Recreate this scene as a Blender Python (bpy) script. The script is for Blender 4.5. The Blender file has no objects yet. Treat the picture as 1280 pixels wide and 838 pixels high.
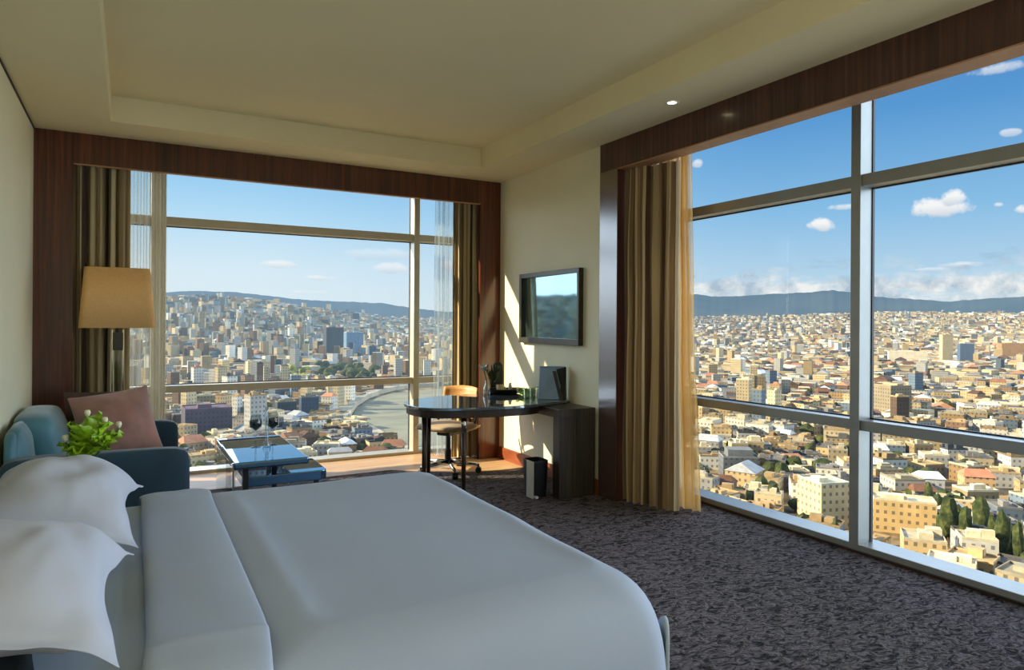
import bpy, bmesh, math, random
from mathutils import Vector, Matrix, noise
random.seed(11)
C = bpy.context.scene.collection
PI = math.pi
sin, cos = math.sin, math.cos

# ------------------------------------------------------------------ camera
EYE = 1.43
F_PX = 858.26; YAW = math.radians(29.1157); ROLL = math.radians(0.3773); PY = 403.25
fw = Vector((sin(YAW), cos(YAW), 0)); rt = Vector((cos(YAW), -sin(YAW), 0)); up = Vector((0, 0, 1))
rr = rt*cos(ROLL) + up*sin(ROLL); uu = -rt*sin(ROLL) + up*cos(ROLL)
cd = bpy.data.cameras.new('camera'); cam = bpy.data.objects.new('camera', cd); C.objects.link(cam)
cd.sensor_width = 36.0; cd.sensor_fit = 'HORIZONTAL'; cd.lens = F_PX*36.0/1280.0
cd.shift_y = (PY-419.0)/1280.0
cd.clip_start = 0.05; cd.clip_end = 60000
M = Matrix((rr, uu, -fw)).transposed().to_4x4(); M.translation = Vector((0, 0, EYE))
cam.matrix_world = M
bpy.context.scene.camera = cam

def ray(px, py): return fw*F_PX + rr*(px-640) + uu*(PY-py)
def ground(px, py, z):
    d = ray(px, py); t = (z-EYE)/d.z
    return Vector((d.x*t, d.y*t, z))
def proj(p):
    q = Vector(p)-Vector((0, 0, EYE)); k = q.dot(fw)
    if k <= 0.1: return None
    return 640+F_PX*q.dot(rr)/k, PY-F_PX*q.dot(uu)/k, k

def lin(c):
    c /= 255.0
    return c/12.92 if c <= 0.04045 else ((c+0.055)/1.055)**2.4
def rgb(r, g, b): return (lin(r), lin(g), lin(b), 1.0)

# ------------------------------------------------------------------ node helpers
class NT:
    def __init__(s, name):
        s.m = bpy.data.materials.new(name); s.m.use_nodes = True
        s.t = s.m.node_tree; s.t.nodes.clear(); s.out = s.n('ShaderNodeOutputMaterial')
    def n(s, typ, **kw):
        x = s.t.nodes.new(typ)
        for k, v in kw.items(): setattr(x, k, v)
        return x
    def l(s, a, b): s.t.links.new(a, b)
    def put(s, sock, v):
        if hasattr(v, 'is_linked') or isinstance(v, bpy.types.NodeSocket): s.l(v, sock)
        else: sock.default_value = v
    def math(s, op, a, b=0.0, c=None, clamp=False):
        x = s.n('ShaderNodeMath', operation=op, use_clamp=clamp)
        s.put(x.inputs[0], a); s.put(x.inputs[1], b)
        if c is not None: s.put(x.inputs[2], c)
        return x.outputs[0]
    def mix(s, f, a, b, blend='MIX'):
        x = s.n('ShaderNodeMix', data_type='RGBA', blend_type=blend)
        s.put(x.inputs[0], f); s.put(x.inputs[6], a); s.put(x.inputs[7], b)
        return x.outputs[2]
    def ramp(s, f, stops, interp='LINEAR'):
        x = s.n('ShaderNodeValToRGB'); x.color_ramp.interpolation = interp
        e = x.color_ramp.elements
        while len(e) < len(stops): e.new(0.5)
        for i, (p, col) in enumerate(stops): e[i].position = p; e[i].color = col
        s.put(x.inputs[0], f); return x.outputs[0]
    def coord(s, kind='Object', scale=(1, 1, 1), rot=(0, 0, 0)):
        tc = s.n('ShaderNodeTexCoord'); mp = s.n('ShaderNodeMapping')
        mp.inputs['Scale'].default_value = scale; mp.inputs['Rotation'].default_value = rot
        s.l(tc.outputs[kind], mp.inputs['Vector']); return mp.outputs[0]
    def noise(s, vec, scale=5, detail=3, rough=.5, dist=0):
        x = s.n('ShaderNodeTexNoise'); s.l(vec, x.inputs['Vector'])
        x.inputs['Scale'].default_value = scale; x.inputs['Detail'].default_value = detail
        x.inputs['Roughness'].default_value = rough; x.inputs['Distortion'].default_value = dist
        return x.outputs['Fac'], x.outputs['Color']
    def bsdf(s, color=(.5, .5, .5, 1), rough=.5, metal=0, ior=1.5, normal=None, **kw):
        x = s.n('ShaderNodeBsdfPrincipled')
        s.put(x.inputs['Base Color'], color); s.put(x.inputs['Roughness'], rough)
        s.put(x.inputs['Metallic'], metal); x.inputs['IOR'].default_value = ior
        if normal is not None: s.l(normal, x.inputs['Normal'])
        for k, v in kw.items(): s.put(x.inputs[k], v)
        return x.outputs[0]
    def bump(s, h, strength=.2, dist=.01):
        x = s.n('ShaderNodeBump'); s.l(h, x.inputs['Height'])
        x.inputs['Strength'].default_value = strength; x.inputs['Distance'].default_value = dist
        return x.outputs[0]
    def done(s, sh): s.l(sh, s.out.inputs[0]); return s.m

def plain(name, col, rough=.5, metal=0, var=.12, nscale=8, bump=0, ior=1.5, **kw):
    t = NT(name); v = t.coord(); f, _ = t.noise(v, nscale, 3)
    a = tuple(c*(1-var) for c in col[:3])+(1,); b = tuple(min(1, c*(1+var)) for c in col[:3])+(1,)
    colr = t.ramp(f, [(.3, a), (.7, b)])
    nm = None
    if bump: f2, _ = t.noise(v, nscale*12, 2); nm = t.bump(f2, bump, .004)
    return t.done(t.bsdf(colr, rough, metal, ior, nm, **kw))

MAT = {}
def make_wood(name, cols, sc=(38, 38, 1.1), rough=.28, ior=1.5, coat=0.0):
    t = NT(name); v = t.coord(scale=sc)
    f, _ = t.noise(v, 1.0, 5, .62, .5)
    v2 = t.coord(scale=(sc[0]*.16, sc[1]*.16, sc[2]*.3)); f2, _ = t.noise(v2, 1.0, 3)
    g = t.math('ADD', t.math('MULTIPLY', f, .7), t.math('MULTIPLY', f2, .3))
    col = t.ramp(g, [(.34, cols[0]), (.5, cols[1]), (.66, cols[2])])
    return t.done(t.bsdf(col, rough, 0, ior, t.bump(f, .05, .002), **{'Coat Weight': coat, 'Coat Roughness': .12}))
MAT['walnut'] = make_wood('walnut veneer', (rgb(42, 15, 9), rgb(80, 35, 22), rgb(116, 57, 36)), rough=.3, coat=.5)
MAT['walnut_h'] = make_wood('walnut veneer cross', (rgb(34, 17, 14), rgb(66, 35, 28), rgb(96, 56, 44)), rough=.3, coat=.4)
MAT['walnut_edge'] = make_wood('pale veneer edge', (rgb(150, 105, 75), rgb(175, 130, 98), rgb(195, 152, 118)), (2, 2, 40), .4)
MAT['wenge'] = make_wood('dark oak console', (rgb(38, 33, 27), rgb(62, 54, 44), rgb(84, 74, 60)), (60, 60, 2), .4)
MAT['dark_leg'] = make_wood('dark timber leg', (rgb(34, 24, 18), rgb(52, 36, 26), rgb(70, 50, 36)), (50, 50, 3), .35)
MAT['tan_wood'] = make_wood('honey timber', (rgb(170, 120, 66), rgb(200, 150, 90), rgb(220, 175, 115)), (6, 6, 40), .4)
MAT['sunlit_floor'] = make_wood('sunlit pale floor', (rgb(170, 132, 92), rgb(196, 158, 114), rgb(212, 178, 134)), (2, 30, 4), .45)  # pale tone carries the sunlight on the floor by the back window
MAT['column'] = make_wood('glossy walnut column', (rgb(48, 27, 20), rgb(84, 50, 36), rgb(110, 70, 52)), rough=.3, ior=1.5, coat=.0)
MAT['skirting'] = make_wood('red brown skirting', (rgb(100, 48, 24), rgb(132, 66, 34), rgb(150, 82, 44)), (3, 3, 40), .4)

def carpet():
    t = NT('woven pebble carpet')
    v = t.coord(scale=(16, 33, 1), rot=(0, 0, .52))
    f, _ = t.noise(v, 1.0, 2.5, .55, 1.1)
    f2, _ = t.noise(t.coord(), 170, 2); big, _ = t.noise(t.coord(), 2.2, 3)
    h = t.math('ADD', f, t.math('MULTIPLY', f2, .10))
    tone = t.math('ADD', f, t.math('MULTIPLY', t.math('SUBTRACT', big, .5), .12))
    col = t.ramp(tone, [(.37, rgb(26, 23, 24)), (.45, rgb(76, 69, 70)), (.58, rgb(112, 104, 106)), (.68, rgb(70, 63, 64))])
    return t.done(t.bsdf(col, .9, 0, 1.3, t.bump(h, 1.0, .06)))
MAT['carpet'] = carpet()
MAT['plaster'] = plain('cream wall paint', rgb(228, 223, 192), .7, var=.03, nscale=2, bump=.03)
MAT['ceiling'] = plain('cream ceiling paint', rgb(232, 222, 186), .75, var=.02, nscale=1.5, bump=.02)
MAT['shadow_gap'] = plain('dark reveal', rgb(70, 62, 44), .8)
MAT['frame'] = plain('champagne window metal', rgb(196, 188, 168), .35, .35, var=.05)
MAT['frame_r'] = plain('grey window metal', rgb(154, 157, 154), .35, .4, var=.05)
MAT['gasket'] = plain('black gasket', rgb(24, 26, 30), .5)
MAT['linen'] = plain('white bed linen', rgb(166, 177, 194), .75, var=.02, nscale=3, bump=.06)
MAT['linen_p'] = plain('white pillow cotton', rgb(190, 194, 207), .75, var=.025, nscale=3, bump=.06)
MAT['sheet'] = plain('pale blue white sheet', rgb(172, 186, 198), .7, var=.03, nscale=4, bump=.05)
MAT['teal'] = plain('teal velvet', rgb(72, 120, 134), .55, var=.25, nscale=5, bump=.08, **{'Sheen Weight': .6, 'Sheen Roughness': .4})
MAT['teal_d'] = plain('dark teal fabric', rgb(22, 56, 72), .7, var=.2, nscale=5, bump=.08, **{'Sheen Weight': .3})
MAT['ink'] = plain('very dark teal cotton', rgb(20, 34, 40), .8, var=.2, nscale=6, bump=.1)
MAT['rose'] = plain('dusty rose velvet', rgb(160, 116, 104), .7, var=.22, nscale=7, bump=.1, **{'Sheen Weight': .4})
MAT['taupe'] = plain('taupe fabric', rgb(84, 64, 58), .8, var=.15, nscale=9, bump=.1)
MAT['chrome'] = plain('polished steel', rgb(200, 200, 196), .12, 1, var=.03)
MAT['dark_steel'] = plain('dark steel', rgb(70, 70, 72), .3, .8)
MAT['black'] = plain('black plastic', rgb(16, 17, 18), .4)
MAT['beige'] = plain('beige seat fabric', rgb(170, 150, 122), .85, var=.08, bump=.1)
MAT['navy'] = plain('dark blue leather', rgb(112, 152, 200), .3, var=.15, ior=1.7)
MAT['olive_dark'] = plain('dark olive lacquer', rgb(38, 40, 30), .3)
MAT['cream'] = plain('cream ceramic', rgb(225, 205, 165), .35)
MAT['white'] = plain('white plastic', rgb(235, 235, 230), .4)
MAT['leaf'] = plain('fresh green leaf', rgb(150, 188, 36), .45, var=.5, nscale=22, **{'Subsurface Weight': 0.0})
MAT['bud'] = plain('cream bud', rgb(232, 224, 190), .6, var=.1)
MAT['stem'] = plain('dark green stem', rgb(52, 70, 24), .6, var=.3)
MAT['shade'] = plain('tan lamp shade linen', rgb(240, 190, 124), .8, var=.05, nscale=60, bump=.03)

def black_glass(name, col, ior, rough=.02, mirror=0.0):
    t = NT(name); v = t.coord(); f, _ = t.noise(v, 2, 2)
    c = t.ramp(f, [(.3, col), (.7, tuple(x*1.15 for x in col[:3])+(1,))])
    return t.done(t.bsdf(c, rough, mirror, ior))
MAT['table_glass'] = black_glass('black glass top', rgb(120, 132, 138), 2.3, .02, .6)
MAT['coffee_glass'] = black_glass('smoked mirror glass', rgb(112, 152, 184), 2.0, .015, .9)
MAT['tv_glass'] = black_glass('television screen', rgb(128, 156, 160), 1.6, .04, .92)
MAT['tv_frame'] = plain('brushed bronze frame', rgb(66, 63, 54), .35, .5)

def pane_mat():
    t = NT('clear window glass'); tr = t.n('ShaderNodeBsdfTransparent'); tr.inputs[0].default_value = (.97, .985, 1, 1)
    gl = t.n('ShaderNodeBsdfGlossy'); gl.inputs['Roughness'].default_value = 0.01
    v = t.coord(); f, _ = t.noise(v, .8, 1)
    mx = t.n('ShaderNodeMixShader'); t.l(t.math('ADD', t.math('MULTIPLY', f, .006), .005), mx.inputs[0])
    t.l(tr.outputs[0], mx.inputs[1]); t.l(gl.outputs[0], mx.inputs[2]); return t.done(mx.outputs[0])
MAT['pane'] = pane_mat()
def clear_glass(name, tint):
    t = NT(name); tr = t.n('ShaderNodeBsdfTransparent'); tr.inputs[0].default_value = tint
    gl = t.n('ShaderNodeBsdfGlossy'); gl.inputs['Roughness'].default_value = 0.02
    lw = t.n('ShaderNodeLayerWeight'); lw.inputs[0].default_value = .35
    mx = t.n('ShaderNodeMixShader'); t.l(t.math('ADD', t.math('MULTIPLY', lw.outputs['Facing'], .55), .06), mx.inputs[0])
    t.l(tr.outputs[0], mx.inputs[1]); t.l(gl.outputs[0], mx.inputs[2]); return t.done(mx.outputs[0])
MAT['clear'] = clear_glass('clear drinking glass', (.9, .95, .97, 1))
MAT['green_glass'] = clear_glass('green tinted glass', (.55, .75, .3, 1))
MAT['dark_wine'] = plain('dark wine', rgb(14, 20, 36), .1)

def drape_mat(name, light, mid, dark, transl):
    t = NT(name)
    uv = t.n('ShaderNodeUVMap'); mp = t.n('ShaderNodeMapping'); mp.inputs['Scale'].default_value = (14, .25, 1); t.l(uv.outputs[0], mp.inputs[0])
    f, _ = t.noise(mp.outputs[0], 1.0, 3, .6)
    col = t.ramp(f, [(.36, dark), (.48, mid), (.6, light)])  # light and dark of the folds painted on as vertical streaks
    d = t.bsdf(col, .8, **{'Sheen Weight': .2})
    tl = t.n('ShaderNodeBsdfTranslucent'); t.l(col, tl.inputs[0])
    mx = t.n('ShaderNodeMixShader'); mx.inputs[0].default_value = transl
    t.l(d, mx.inputs[1]); t.l(tl.outputs[0], mx.inputs[2]); return t.done(mx.outputs[0])
MAT['drape'] = drape_mat('fold-shaded taupe drape', rgb(214, 198, 152), rgb(156, 136, 98), rgb(58, 44, 30), .06)
MAT['drape_r'] = drape_mat('fold-shaded beige drape', rgb(206, 186, 144), rgb(158, 132, 94), rgb(86, 64, 42), .12)
def sheer_mat(name, col, opac):
    t = NT(name); uv = t.n('ShaderNodeUVMap'); mp = t.n('ShaderNodeMapping'); mp.inputs['Scale'].default_value = (11, .3, 1); t.l(uv.outputs[0], mp.inputs[0])
    f, _ = t.noise(mp.outputs[0], 1.0, 3, .6)
    df = t.n('ShaderNodeBsdfDiffuse'); df.inputs[0].default_value = col
    tl = t.n('ShaderNodeBsdfTranslucent'); tl.inputs[0].default_value = col
    m1 = t.n('ShaderNodeMixShader'); m1.inputs[0].default_value = .5; t.l(df.outputs[0], m1.inputs[1]); t.l(tl.outputs[0], m1.inputs[2])
    tr = t.n('ShaderNodeBsdfTransparent'); m2 = t.n('ShaderNodeMixShader')
    fr = t.n('ShaderNodeMapRange'); fr.inputs[1].default_value = .35; fr.inputs[2].default_value = .65
    fr.inputs[3].default_value = opac-.14; fr.inputs[4].default_value = min(1, opac+.14); t.l(f, fr.inputs[0])
    t.l(fr.outputs[0], m2.inputs[0]); t.l(tr.outputs[0], m2.inputs[1]); t.l(m1.outputs[0], m2.inputs[2]); return t.done(m2.outputs[0])
MAT['sheer'] = sheer_mat('white voile', rgb(226, 218, 190), .34)
MAT['sheer_cool'] = sheer_mat('cool grey voile', rgb(176, 190, 198), .34)
MAT['sheer_gold'] = sheer_mat('golden voile', rgb(236, 196, 124), .74)

# far scenery: colour attribute, facade grid, and aerial haze that grows with distance from the hotel
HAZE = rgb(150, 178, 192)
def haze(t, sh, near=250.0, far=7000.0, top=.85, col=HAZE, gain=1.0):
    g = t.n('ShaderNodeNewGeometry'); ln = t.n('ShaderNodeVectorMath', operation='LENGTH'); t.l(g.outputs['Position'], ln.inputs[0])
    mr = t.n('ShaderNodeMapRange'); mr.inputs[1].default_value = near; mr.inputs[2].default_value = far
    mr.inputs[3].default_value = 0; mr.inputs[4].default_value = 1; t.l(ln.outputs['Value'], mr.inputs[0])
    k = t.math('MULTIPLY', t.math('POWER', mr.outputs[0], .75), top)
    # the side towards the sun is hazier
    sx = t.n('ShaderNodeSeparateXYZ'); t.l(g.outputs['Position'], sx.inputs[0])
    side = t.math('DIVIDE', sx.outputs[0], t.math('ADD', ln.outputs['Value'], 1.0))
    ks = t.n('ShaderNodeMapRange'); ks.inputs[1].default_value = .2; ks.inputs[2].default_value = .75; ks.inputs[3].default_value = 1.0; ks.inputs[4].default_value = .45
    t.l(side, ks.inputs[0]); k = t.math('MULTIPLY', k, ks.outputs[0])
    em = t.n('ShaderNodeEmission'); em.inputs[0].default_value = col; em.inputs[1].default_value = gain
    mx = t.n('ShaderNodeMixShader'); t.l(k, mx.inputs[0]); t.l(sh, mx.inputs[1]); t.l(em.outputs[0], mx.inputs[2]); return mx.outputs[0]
def facade():
    t = NT('facade render with window grid'); at = t.n('ShaderNodeAttribute'); at.attribute_name = 'Col'
    uv = t.n('ShaderNodeUVMap'); sp = t.n('ShaderNodeSeparateXYZ'); t.l(uv.outputs[0], sp.inputs[0])
    fu = t.math('FRACT', t.math('DIVIDE', sp.outputs[0], 2.9)); fv = t.math('FRACT', t.math('DIVIDE', sp.outputs[1], 3.3))
    a = t.math('MULTIPLY', t.math('GREATER_THAN', fu, .32), t.math('LESS_THAN', fu, .72))
    b = t.math('MULTIPLY', t.math('GREATER_THAN', fv, .34), t.math('LESS_THAN', fv, .76))
    w = t.math('MULTIPLY', t.math('MULTIPLY', a, b), .68)
    f, _ = t.noise(t.coord('UV', (.15, .15, 1)), 1, 3)
    base = t.mix(.5, at.outputs['Color'], t.ramp(f, [(.3, (.55, .55, .55, 1)), (.7, (1, 1, 1, 1))]), 'MULTIPLY')
    c = t.mix(w, base, rgb(46, 54, 62))
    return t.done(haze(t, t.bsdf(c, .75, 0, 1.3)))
def roofmat():
    t = NT('weathered roof'); at = t.n('ShaderNodeAttribute'); at.attribute_name = 'Col'
    f, _ = t.noise(t.coord('Object', (.2, .2, .2)), 1, 4, .65)
    c = t.mix(.55, at.outputs['Color'], t.ramp(f, [(.3, (.45, .45, .45, 1)), (.65, (1.1, 1.1, 1.1, 1))]), 'MULTIPLY')
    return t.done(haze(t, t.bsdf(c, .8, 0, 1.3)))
MAT['facade'] = facade(); MAT['roof'] = roofmat()
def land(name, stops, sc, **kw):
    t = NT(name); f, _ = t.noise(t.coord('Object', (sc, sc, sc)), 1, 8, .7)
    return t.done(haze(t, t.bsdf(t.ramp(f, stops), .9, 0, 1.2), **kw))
MAT['ground'] = land('city ground', [(.36, rgb(62, 60, 52)), (.5, rgb(128, 110, 80)), (.62, rgb(182, 156, 112))], .035)
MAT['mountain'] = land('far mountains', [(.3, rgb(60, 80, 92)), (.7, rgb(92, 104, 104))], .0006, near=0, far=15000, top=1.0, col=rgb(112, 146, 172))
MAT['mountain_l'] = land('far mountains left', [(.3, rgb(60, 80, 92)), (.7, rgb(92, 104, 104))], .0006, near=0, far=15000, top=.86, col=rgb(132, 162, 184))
MAT['tree'] = land('park foliage', [(.3, rgb(30, 38, 24)), (.5, rgb(62, 70, 38)), (.68, rgb(104, 106, 58))], .25)
MAT['tree_y'] = land('yellow green foliage', [(.3, rgb(84, 92, 40)), (.5, rgb(140, 144, 60)), (.68, rgb(176, 172, 90))], .25)
MAT['trunk'] = plain('tree bark', rgb(70, 54, 40), .9)
def river_mat():
    t = NT('river water'); f, _ = t.noise(t.coord('Object', (.02, .05, .05)), 1, 4)
    c = t.ramp(f, [(.3, rgb(122, 122, 104)), (.7, rgb(146, 145, 124))])
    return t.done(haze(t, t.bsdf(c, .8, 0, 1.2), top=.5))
MAT['river'] = river_mat()
MAT['road'] = land('pale road', [(.3, rgb(150, 140, 120)), (.7, rgb(196, 184, 158))], .05)
def emit(name, col, s):
    t = NT(name); f, _ = t.noise(t.coord(), 4, 1); e = t.n('ShaderNodeEmission')
    t.l(t.mix(f, col, tuple(x*.95 for x in col[:3])+(1,)), e.inputs[0]); e.inputs[1].default_value = s; return t.done(e.outputs[0])
MAT['lamp_on'] = emit('lit lamp lens', (1, .84, .55, 1), 9)

# ------------------------------------------------------------------ mesh helpers
class MB:
    def __init__(s): s.v = []; s.f = []; s.uv = {}; s.col = {}
    def add(s, vs, fs, uvs=None, col=None):
        o = len(s.v); s.v += [tuple(p) for p in vs]
        for i, f in enumerate(fs):
            if uvs: s.uv[len(s.f)] = uvs[i]
            if col: s.col[len(s.f)] = col
            s.f.append(tuple(o+k for k in f))
        return s
    def box(s, x0, x1, y0, y1, z0, z1):
        v = [(x, y, z) for z in (z0, z1) for y in (y0, y1) for x in (x0, x1)]
        return s.add(v, [(0, 2, 3, 1), (4, 5, 7, 6), (0, 1, 5, 4), (2, 6, 7, 3), (0, 4, 6, 2), (1, 3, 7, 5)])
    def obox(s, c, ax, ay, hx, hy, z0, z1):
        ax = Vector(ax).normalized(); ay = Vector(ay).normalized(); c = Vector(c)
        v = []
        for z in (z0, z1):
            for sy in (-1, 1):
                for sx in (-1, 1):
                    p = c+ax*hx*sx+ay*hy*sy; v.append((p.x, p.y, z))
        return s.add(v, [(0, 2, 3, 1), (4, 5, 7, 6), (0, 1, 5, 4), (2, 6, 7, 3), (0, 4, 6, 2), (1, 3, 7, 5)])
    def prism(s, poly, z0, z1):
        n = len(poly); v = [(x, y, z0) for x, y in poly]+[(x, y, z1) for x, y in poly]
        f = [tuple(range(n-1, -1, -1)), tuple(range(n, 2*n))]+[(i, (i+1) % n, n+(i+1) % n, n+i) for i in range(n)]
        return s.add(v, f)
    def cyl(s, p0, p1, r0, r1=None, n=16, caps=True):
        r1 = r0 if r1 is None else r1; p0 = Vector(p0); p1 = Vector(p1); d = (p1-p0).normalized()
        a = d.cross(Vector((0, 0, 1)) if abs(d.z) < .9 else Vector((1, 0, 0))).normalized(); b = d.cross(a)
        v = []
        for p, r in ((p0, r0), (p1, r1)):
            for i in range(n):
                t = 2*PI*i/n; v.append(p+a*r*cos(t)+b*r*sin(t))
        f = [(i, (i+1) % n, n+(i+1) % n, n+i) for i in range(n)]
        if caps: f += [tuple(range(n-1, -1, -1)), tuple(range(n, 2*n))]
        return s.add(v, f)
    def tube(s, path, r, n=10):
        for a, b in zip(path[:-1], path[1:]): s.cyl(a, b, r, r, n)
        return s
    def lathe(s, prof, c=(0, 0, 0), n=24, sx=1, sy=1, caps=True):
        v = []; m = len(prof)
        for r, z in prof:
            for i in range(n):
                t = 2*PI*i/n; v.append((c[0]+r*cos(t)*sx, c[1]+r*sin(t)*sy, c[2]+z))
        f = []
        for j in range(m-1):
            for i in range(n): f.append((j*n+i, j*n+(i+1) % n, (j+1)*n+(i+1) % n, (j+1)*n+i))
        if caps and prof[0][0] > 1e-4: f.append(tuple(range(n-1, -1, -1)))
        if caps and prof[-1][0] > 1e-4: f.append(tuple((m-1)*n+i for i in range(n)))
        return s.add(v, f)
    def grid(s, fn, nu, nv, uvs=False):
        v = [fn(i/nu, j/nv) for j in range(nv+1) for i in range(nu+1)]; f = []; U = []
        for j in range(nv):
            for i in range(nu):
                a = j*(nu+1)+i; f.append((a, a+1, a+nu+2, a+nu+1))
                U.append([(i/nu, j/nv), ((i+1)/nu, j/nv), ((i+1)/nu, (j+1)/nv), (i/nu, (j+1)/nv)])
        return s.add(v, f, U if uvs else None)
    def rings(s, rings, cap0=True, cap1=True):
        n = len(rings[0]); v = [p for r in rings for p in r]; f = []
        for j in range(len(rings)-1):
            for i in range(n): f.append((j*n+i, j*n+(i+1) % n, (j+1)*n+(i+1) % n, (j+1)*n+i))
        if cap0: f.append(tuple(range(n-1, -1, -1)))
        if cap1: f.append(tuple((len(rings)-1)*n+i for i in range(n)))
        return s.add(v, f)

def origin_of(p):
    o = Vector((0, 0, 0))
    while p is not None:
        o += p.location; p = p.parent
    return o
def build(name, mb, mat, parent=None, smooth=False, bevel=0, sub=0, world=True, solid=0, weld=False, origin=None, fixn=True):
    o_ = origin_of(parent) if (parent is not None and world) else Vector(origin or (0, 0, 0))
    me = bpy.data.meshes.new(name)
    me.from_pydata([(x-o_.x, y-o_.y, z-o_.z) for x, y, z in mb.v], [], mb.f)
    if mb.uv:
        ul = me.uv_layers.new(name='UVMap'); flat = []
        for i, f in enumerate(mb.f):
            u = mb.uv.get(i)
            for k in range(len(f)): flat += (u[k] if u else (0, 0))
        ul.data.foreach_set('uv', flat)
    if mb.col:
        ca = me.color_attributes.new('Col', 'FLOAT_COLOR', 'CORNER'); flat = []
        for i, f in enumerate(mb.f):
            c = mb.col.get(i, (.5, .5, .5, 1))
            for k in range(len(f)): flat += c
        ca.data.foreach_set('color', flat)
    me.materials.append(MAT[mat] if isinstance(mat, str) else mat)
    if fixn or weld:
        bm = bmesh.new(); bm.from_mesh(me)
        if weld: bmesh.ops.remove_doubles(bm, verts=bm.verts, dist=1e-5)
        if fixn: bmesh.ops.recalc_face_normals(bm, faces=bm.faces)
        bm.to_mesh(me); bm.free()
    if smooth: me.polygons.foreach_set('use_smooth', [True]*len(me.polygons))
    o = bpy.data.objects.new(name, me); C.objects.link(o)
    if parent is not None: o.parent = parent
    elif origin: o.location = origin
    if solid:
        m = o.modifiers.new('thick', 'SOLIDIFY'); m.thickness = solid; m.offset = 0
    if bevel:
        m = o.modifiers.new('bevel', 'BEVEL'); m.width = bevel; m.segments = 3; m.limit_method = 'ANGLE'; m.angle_limit = math.radians(40)
    if sub:
        m = o.modifiers.new('sub', 'SUBSURF'); m.levels = sub; m.render_levels = sub
    return o
def tag(o, label, cat, group=None, kind=None):
    o['label'] = label; o['category'] = cat
    if group: o['group'] = group
    if kind: o['kind'] = kind
    return o
def thing(name, label, cat, loc=(0, 0, 0), rz=0, group=None):
    o = bpy.data.objects.new(name, None); C.objects.link(o); o.empty_display_size = .1
    o.location = loc; o.rotation_euler = (0, 0, rz); return tag(o, label, cat, group)
def struct(name, mb, mat, label, cat, parent=None, **kw):
    o = build(name, mb, mat, parent, **kw)
    if parent is None: o['kind'] = 'structure'; o['label'] = label; o['category'] = cat
    return o
def nz(x, y=0, z=0): return noise.noise(Vector((x, y, z)))

# ------------------------------------------------------------------ room shell
XL, XR, YP, XP, ZC = -0.65, 3.41, 6.385, 3.40, 2.90     # left wall, beige wall, back panelling, right panelling, soffit
YG, XG = 7.12, 4.14                                       # glass planes
YB = -3.2                                                 # wall behind the camera
ZR = 3.02                                                 # recess head
YC0, YC1 = 4.39, 4.62                                     # right column
struct('floor', MB().box(XL-.1, XG+.1, YB-.1, YG+.1, -.12, 0), 'carpet', 'dark grey brown carpet with a pebbled weave', 'carpet')
poly = [(XL, YG-.12), (XL, 6.2), (1.0, 6.3), (2.2, 6.32), (2.45, 6.12), (2.7, 5.94), (3.0, 5.85), (3.25, 5.83), (XR-.005, 5.84), (XR-.005, YP), (3.17, YP), (3.17, YG-.12)]  # outline follows the edge of the sunlight, painted in as a pale patch
struct('floor_sun_patch', MB().prism(poly, -.001, .006), 'sunlit_floor', 'sunlit pale floor patch along the back window, sunlight put into its colour', 'floor patch')
wl = MB().box(XL-.12, XL, YB, YG+.1, 0, 3.3)
struct('wall_left', wl, 'plaster', 'plain cream wall on the left', 'wall')
struct('wall_right', MB().box(XR, XR+.2, YC1, YP, 0, 3.3).box(XR, XG+.1, YP, YG+.1, 0, 3.3).box(XR+.2, XG+.2, YC1, YG+.1, 0, 3.3), 'plaster', 'cream wall carrying the television', 'wall')
struct('wall_front', MB().box(XL-.1, XG+.2, YB-.12, YB, 0, 3.3), 'plaster', 'cream wall behind the camera', 'wall')
struct('wall_back', MB().box(XL-.1, XR, YG-.04, YG+.16, ZR, 3.4), 'plaster', 'wall strip over the back window', 'wall')
struct('wall_side', MB().box(XG-.04, XG+.16, YB, YC1, ZR, 3.4), 'plaster', 'wall strip over the right window', 'wall')
# ceiling with raised tray
TX0, TX1, TY1, TY0, ZT = -.13, 2.925, 5.885, -2.4, 3.09
ce = MB().box(XL, TX0, YB, YP, ZC, 3.3).box(TX1, XP, YB, YP, ZC, 3.3).box(TX0, TX1, TY1, YP, ZC, 3.3).box(TX0, TX1, YB, TY0, ZC, 3.3).box(TX0, TX1, TY0, TY1, ZT, 3.3)
ce.box(XL, XR, YP, YG+.1, ZR, 3.3).box(XP, XG+.1, YB, YC1, ZR, 3.3).box(XP, XR, YC1, YP, ZC, 3.3)
struct('ceiling', ce, 'ceiling', 'cream ceiling with a raised rectangular tray', 'ceiling')
struct('trim_2', MB().box(XL, XL+.008, YB, YP, ZC-.014, ZC), 'shadow_gap', 'thin dark reveal between left wall and ceiling', 'trim')
# walnut panelling round the back window
PT = .035
pb = MB().box(XL, -.39, YP, YP+.05, 0, 2.66).box(3.175, XR, YP, YP+.05, 0, 2.66).box(XL, XR, YP, YP+PT, 2.66, ZR)
struct('trim_3', pb, 'walnut', 'dark walnut surround of the back window', 'wood panelling')
struct('trim_4', MB().box(XL, XR, YP+.001, YP+PT+.004, 2.652, 2.66), 'walnut_edge', 'pale lower edge of the back pelmet', 'trim')
pr_ = MB().box(XP+.004, XG-.14, YC0, YC1, 0, 2.67).box(XP, XP+.15, YB, YC1, 2.67, ZR)
struct('trim_5', pr_, 'walnut_h', 'dark walnut surround of the right window', 'wood panelling')
cg = NT('lacquered column face'); cw, _ = cg.noise(cg.coord(scale=(1, 40, 1)), 1, 3)
struct('trim_7', MB().box(XP, XP+.0038, YC0, YC1, .002, 2.67), cg.done(cg.bsdf(cg.ramp(cw, [(.3, rgb(70, 50, 42)), (.7, rgb(92, 68, 56))]), .22, 0, 2.6)), 'glossy lacquered face of the walnut column right of the television wall', 'wood panelling')
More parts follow.
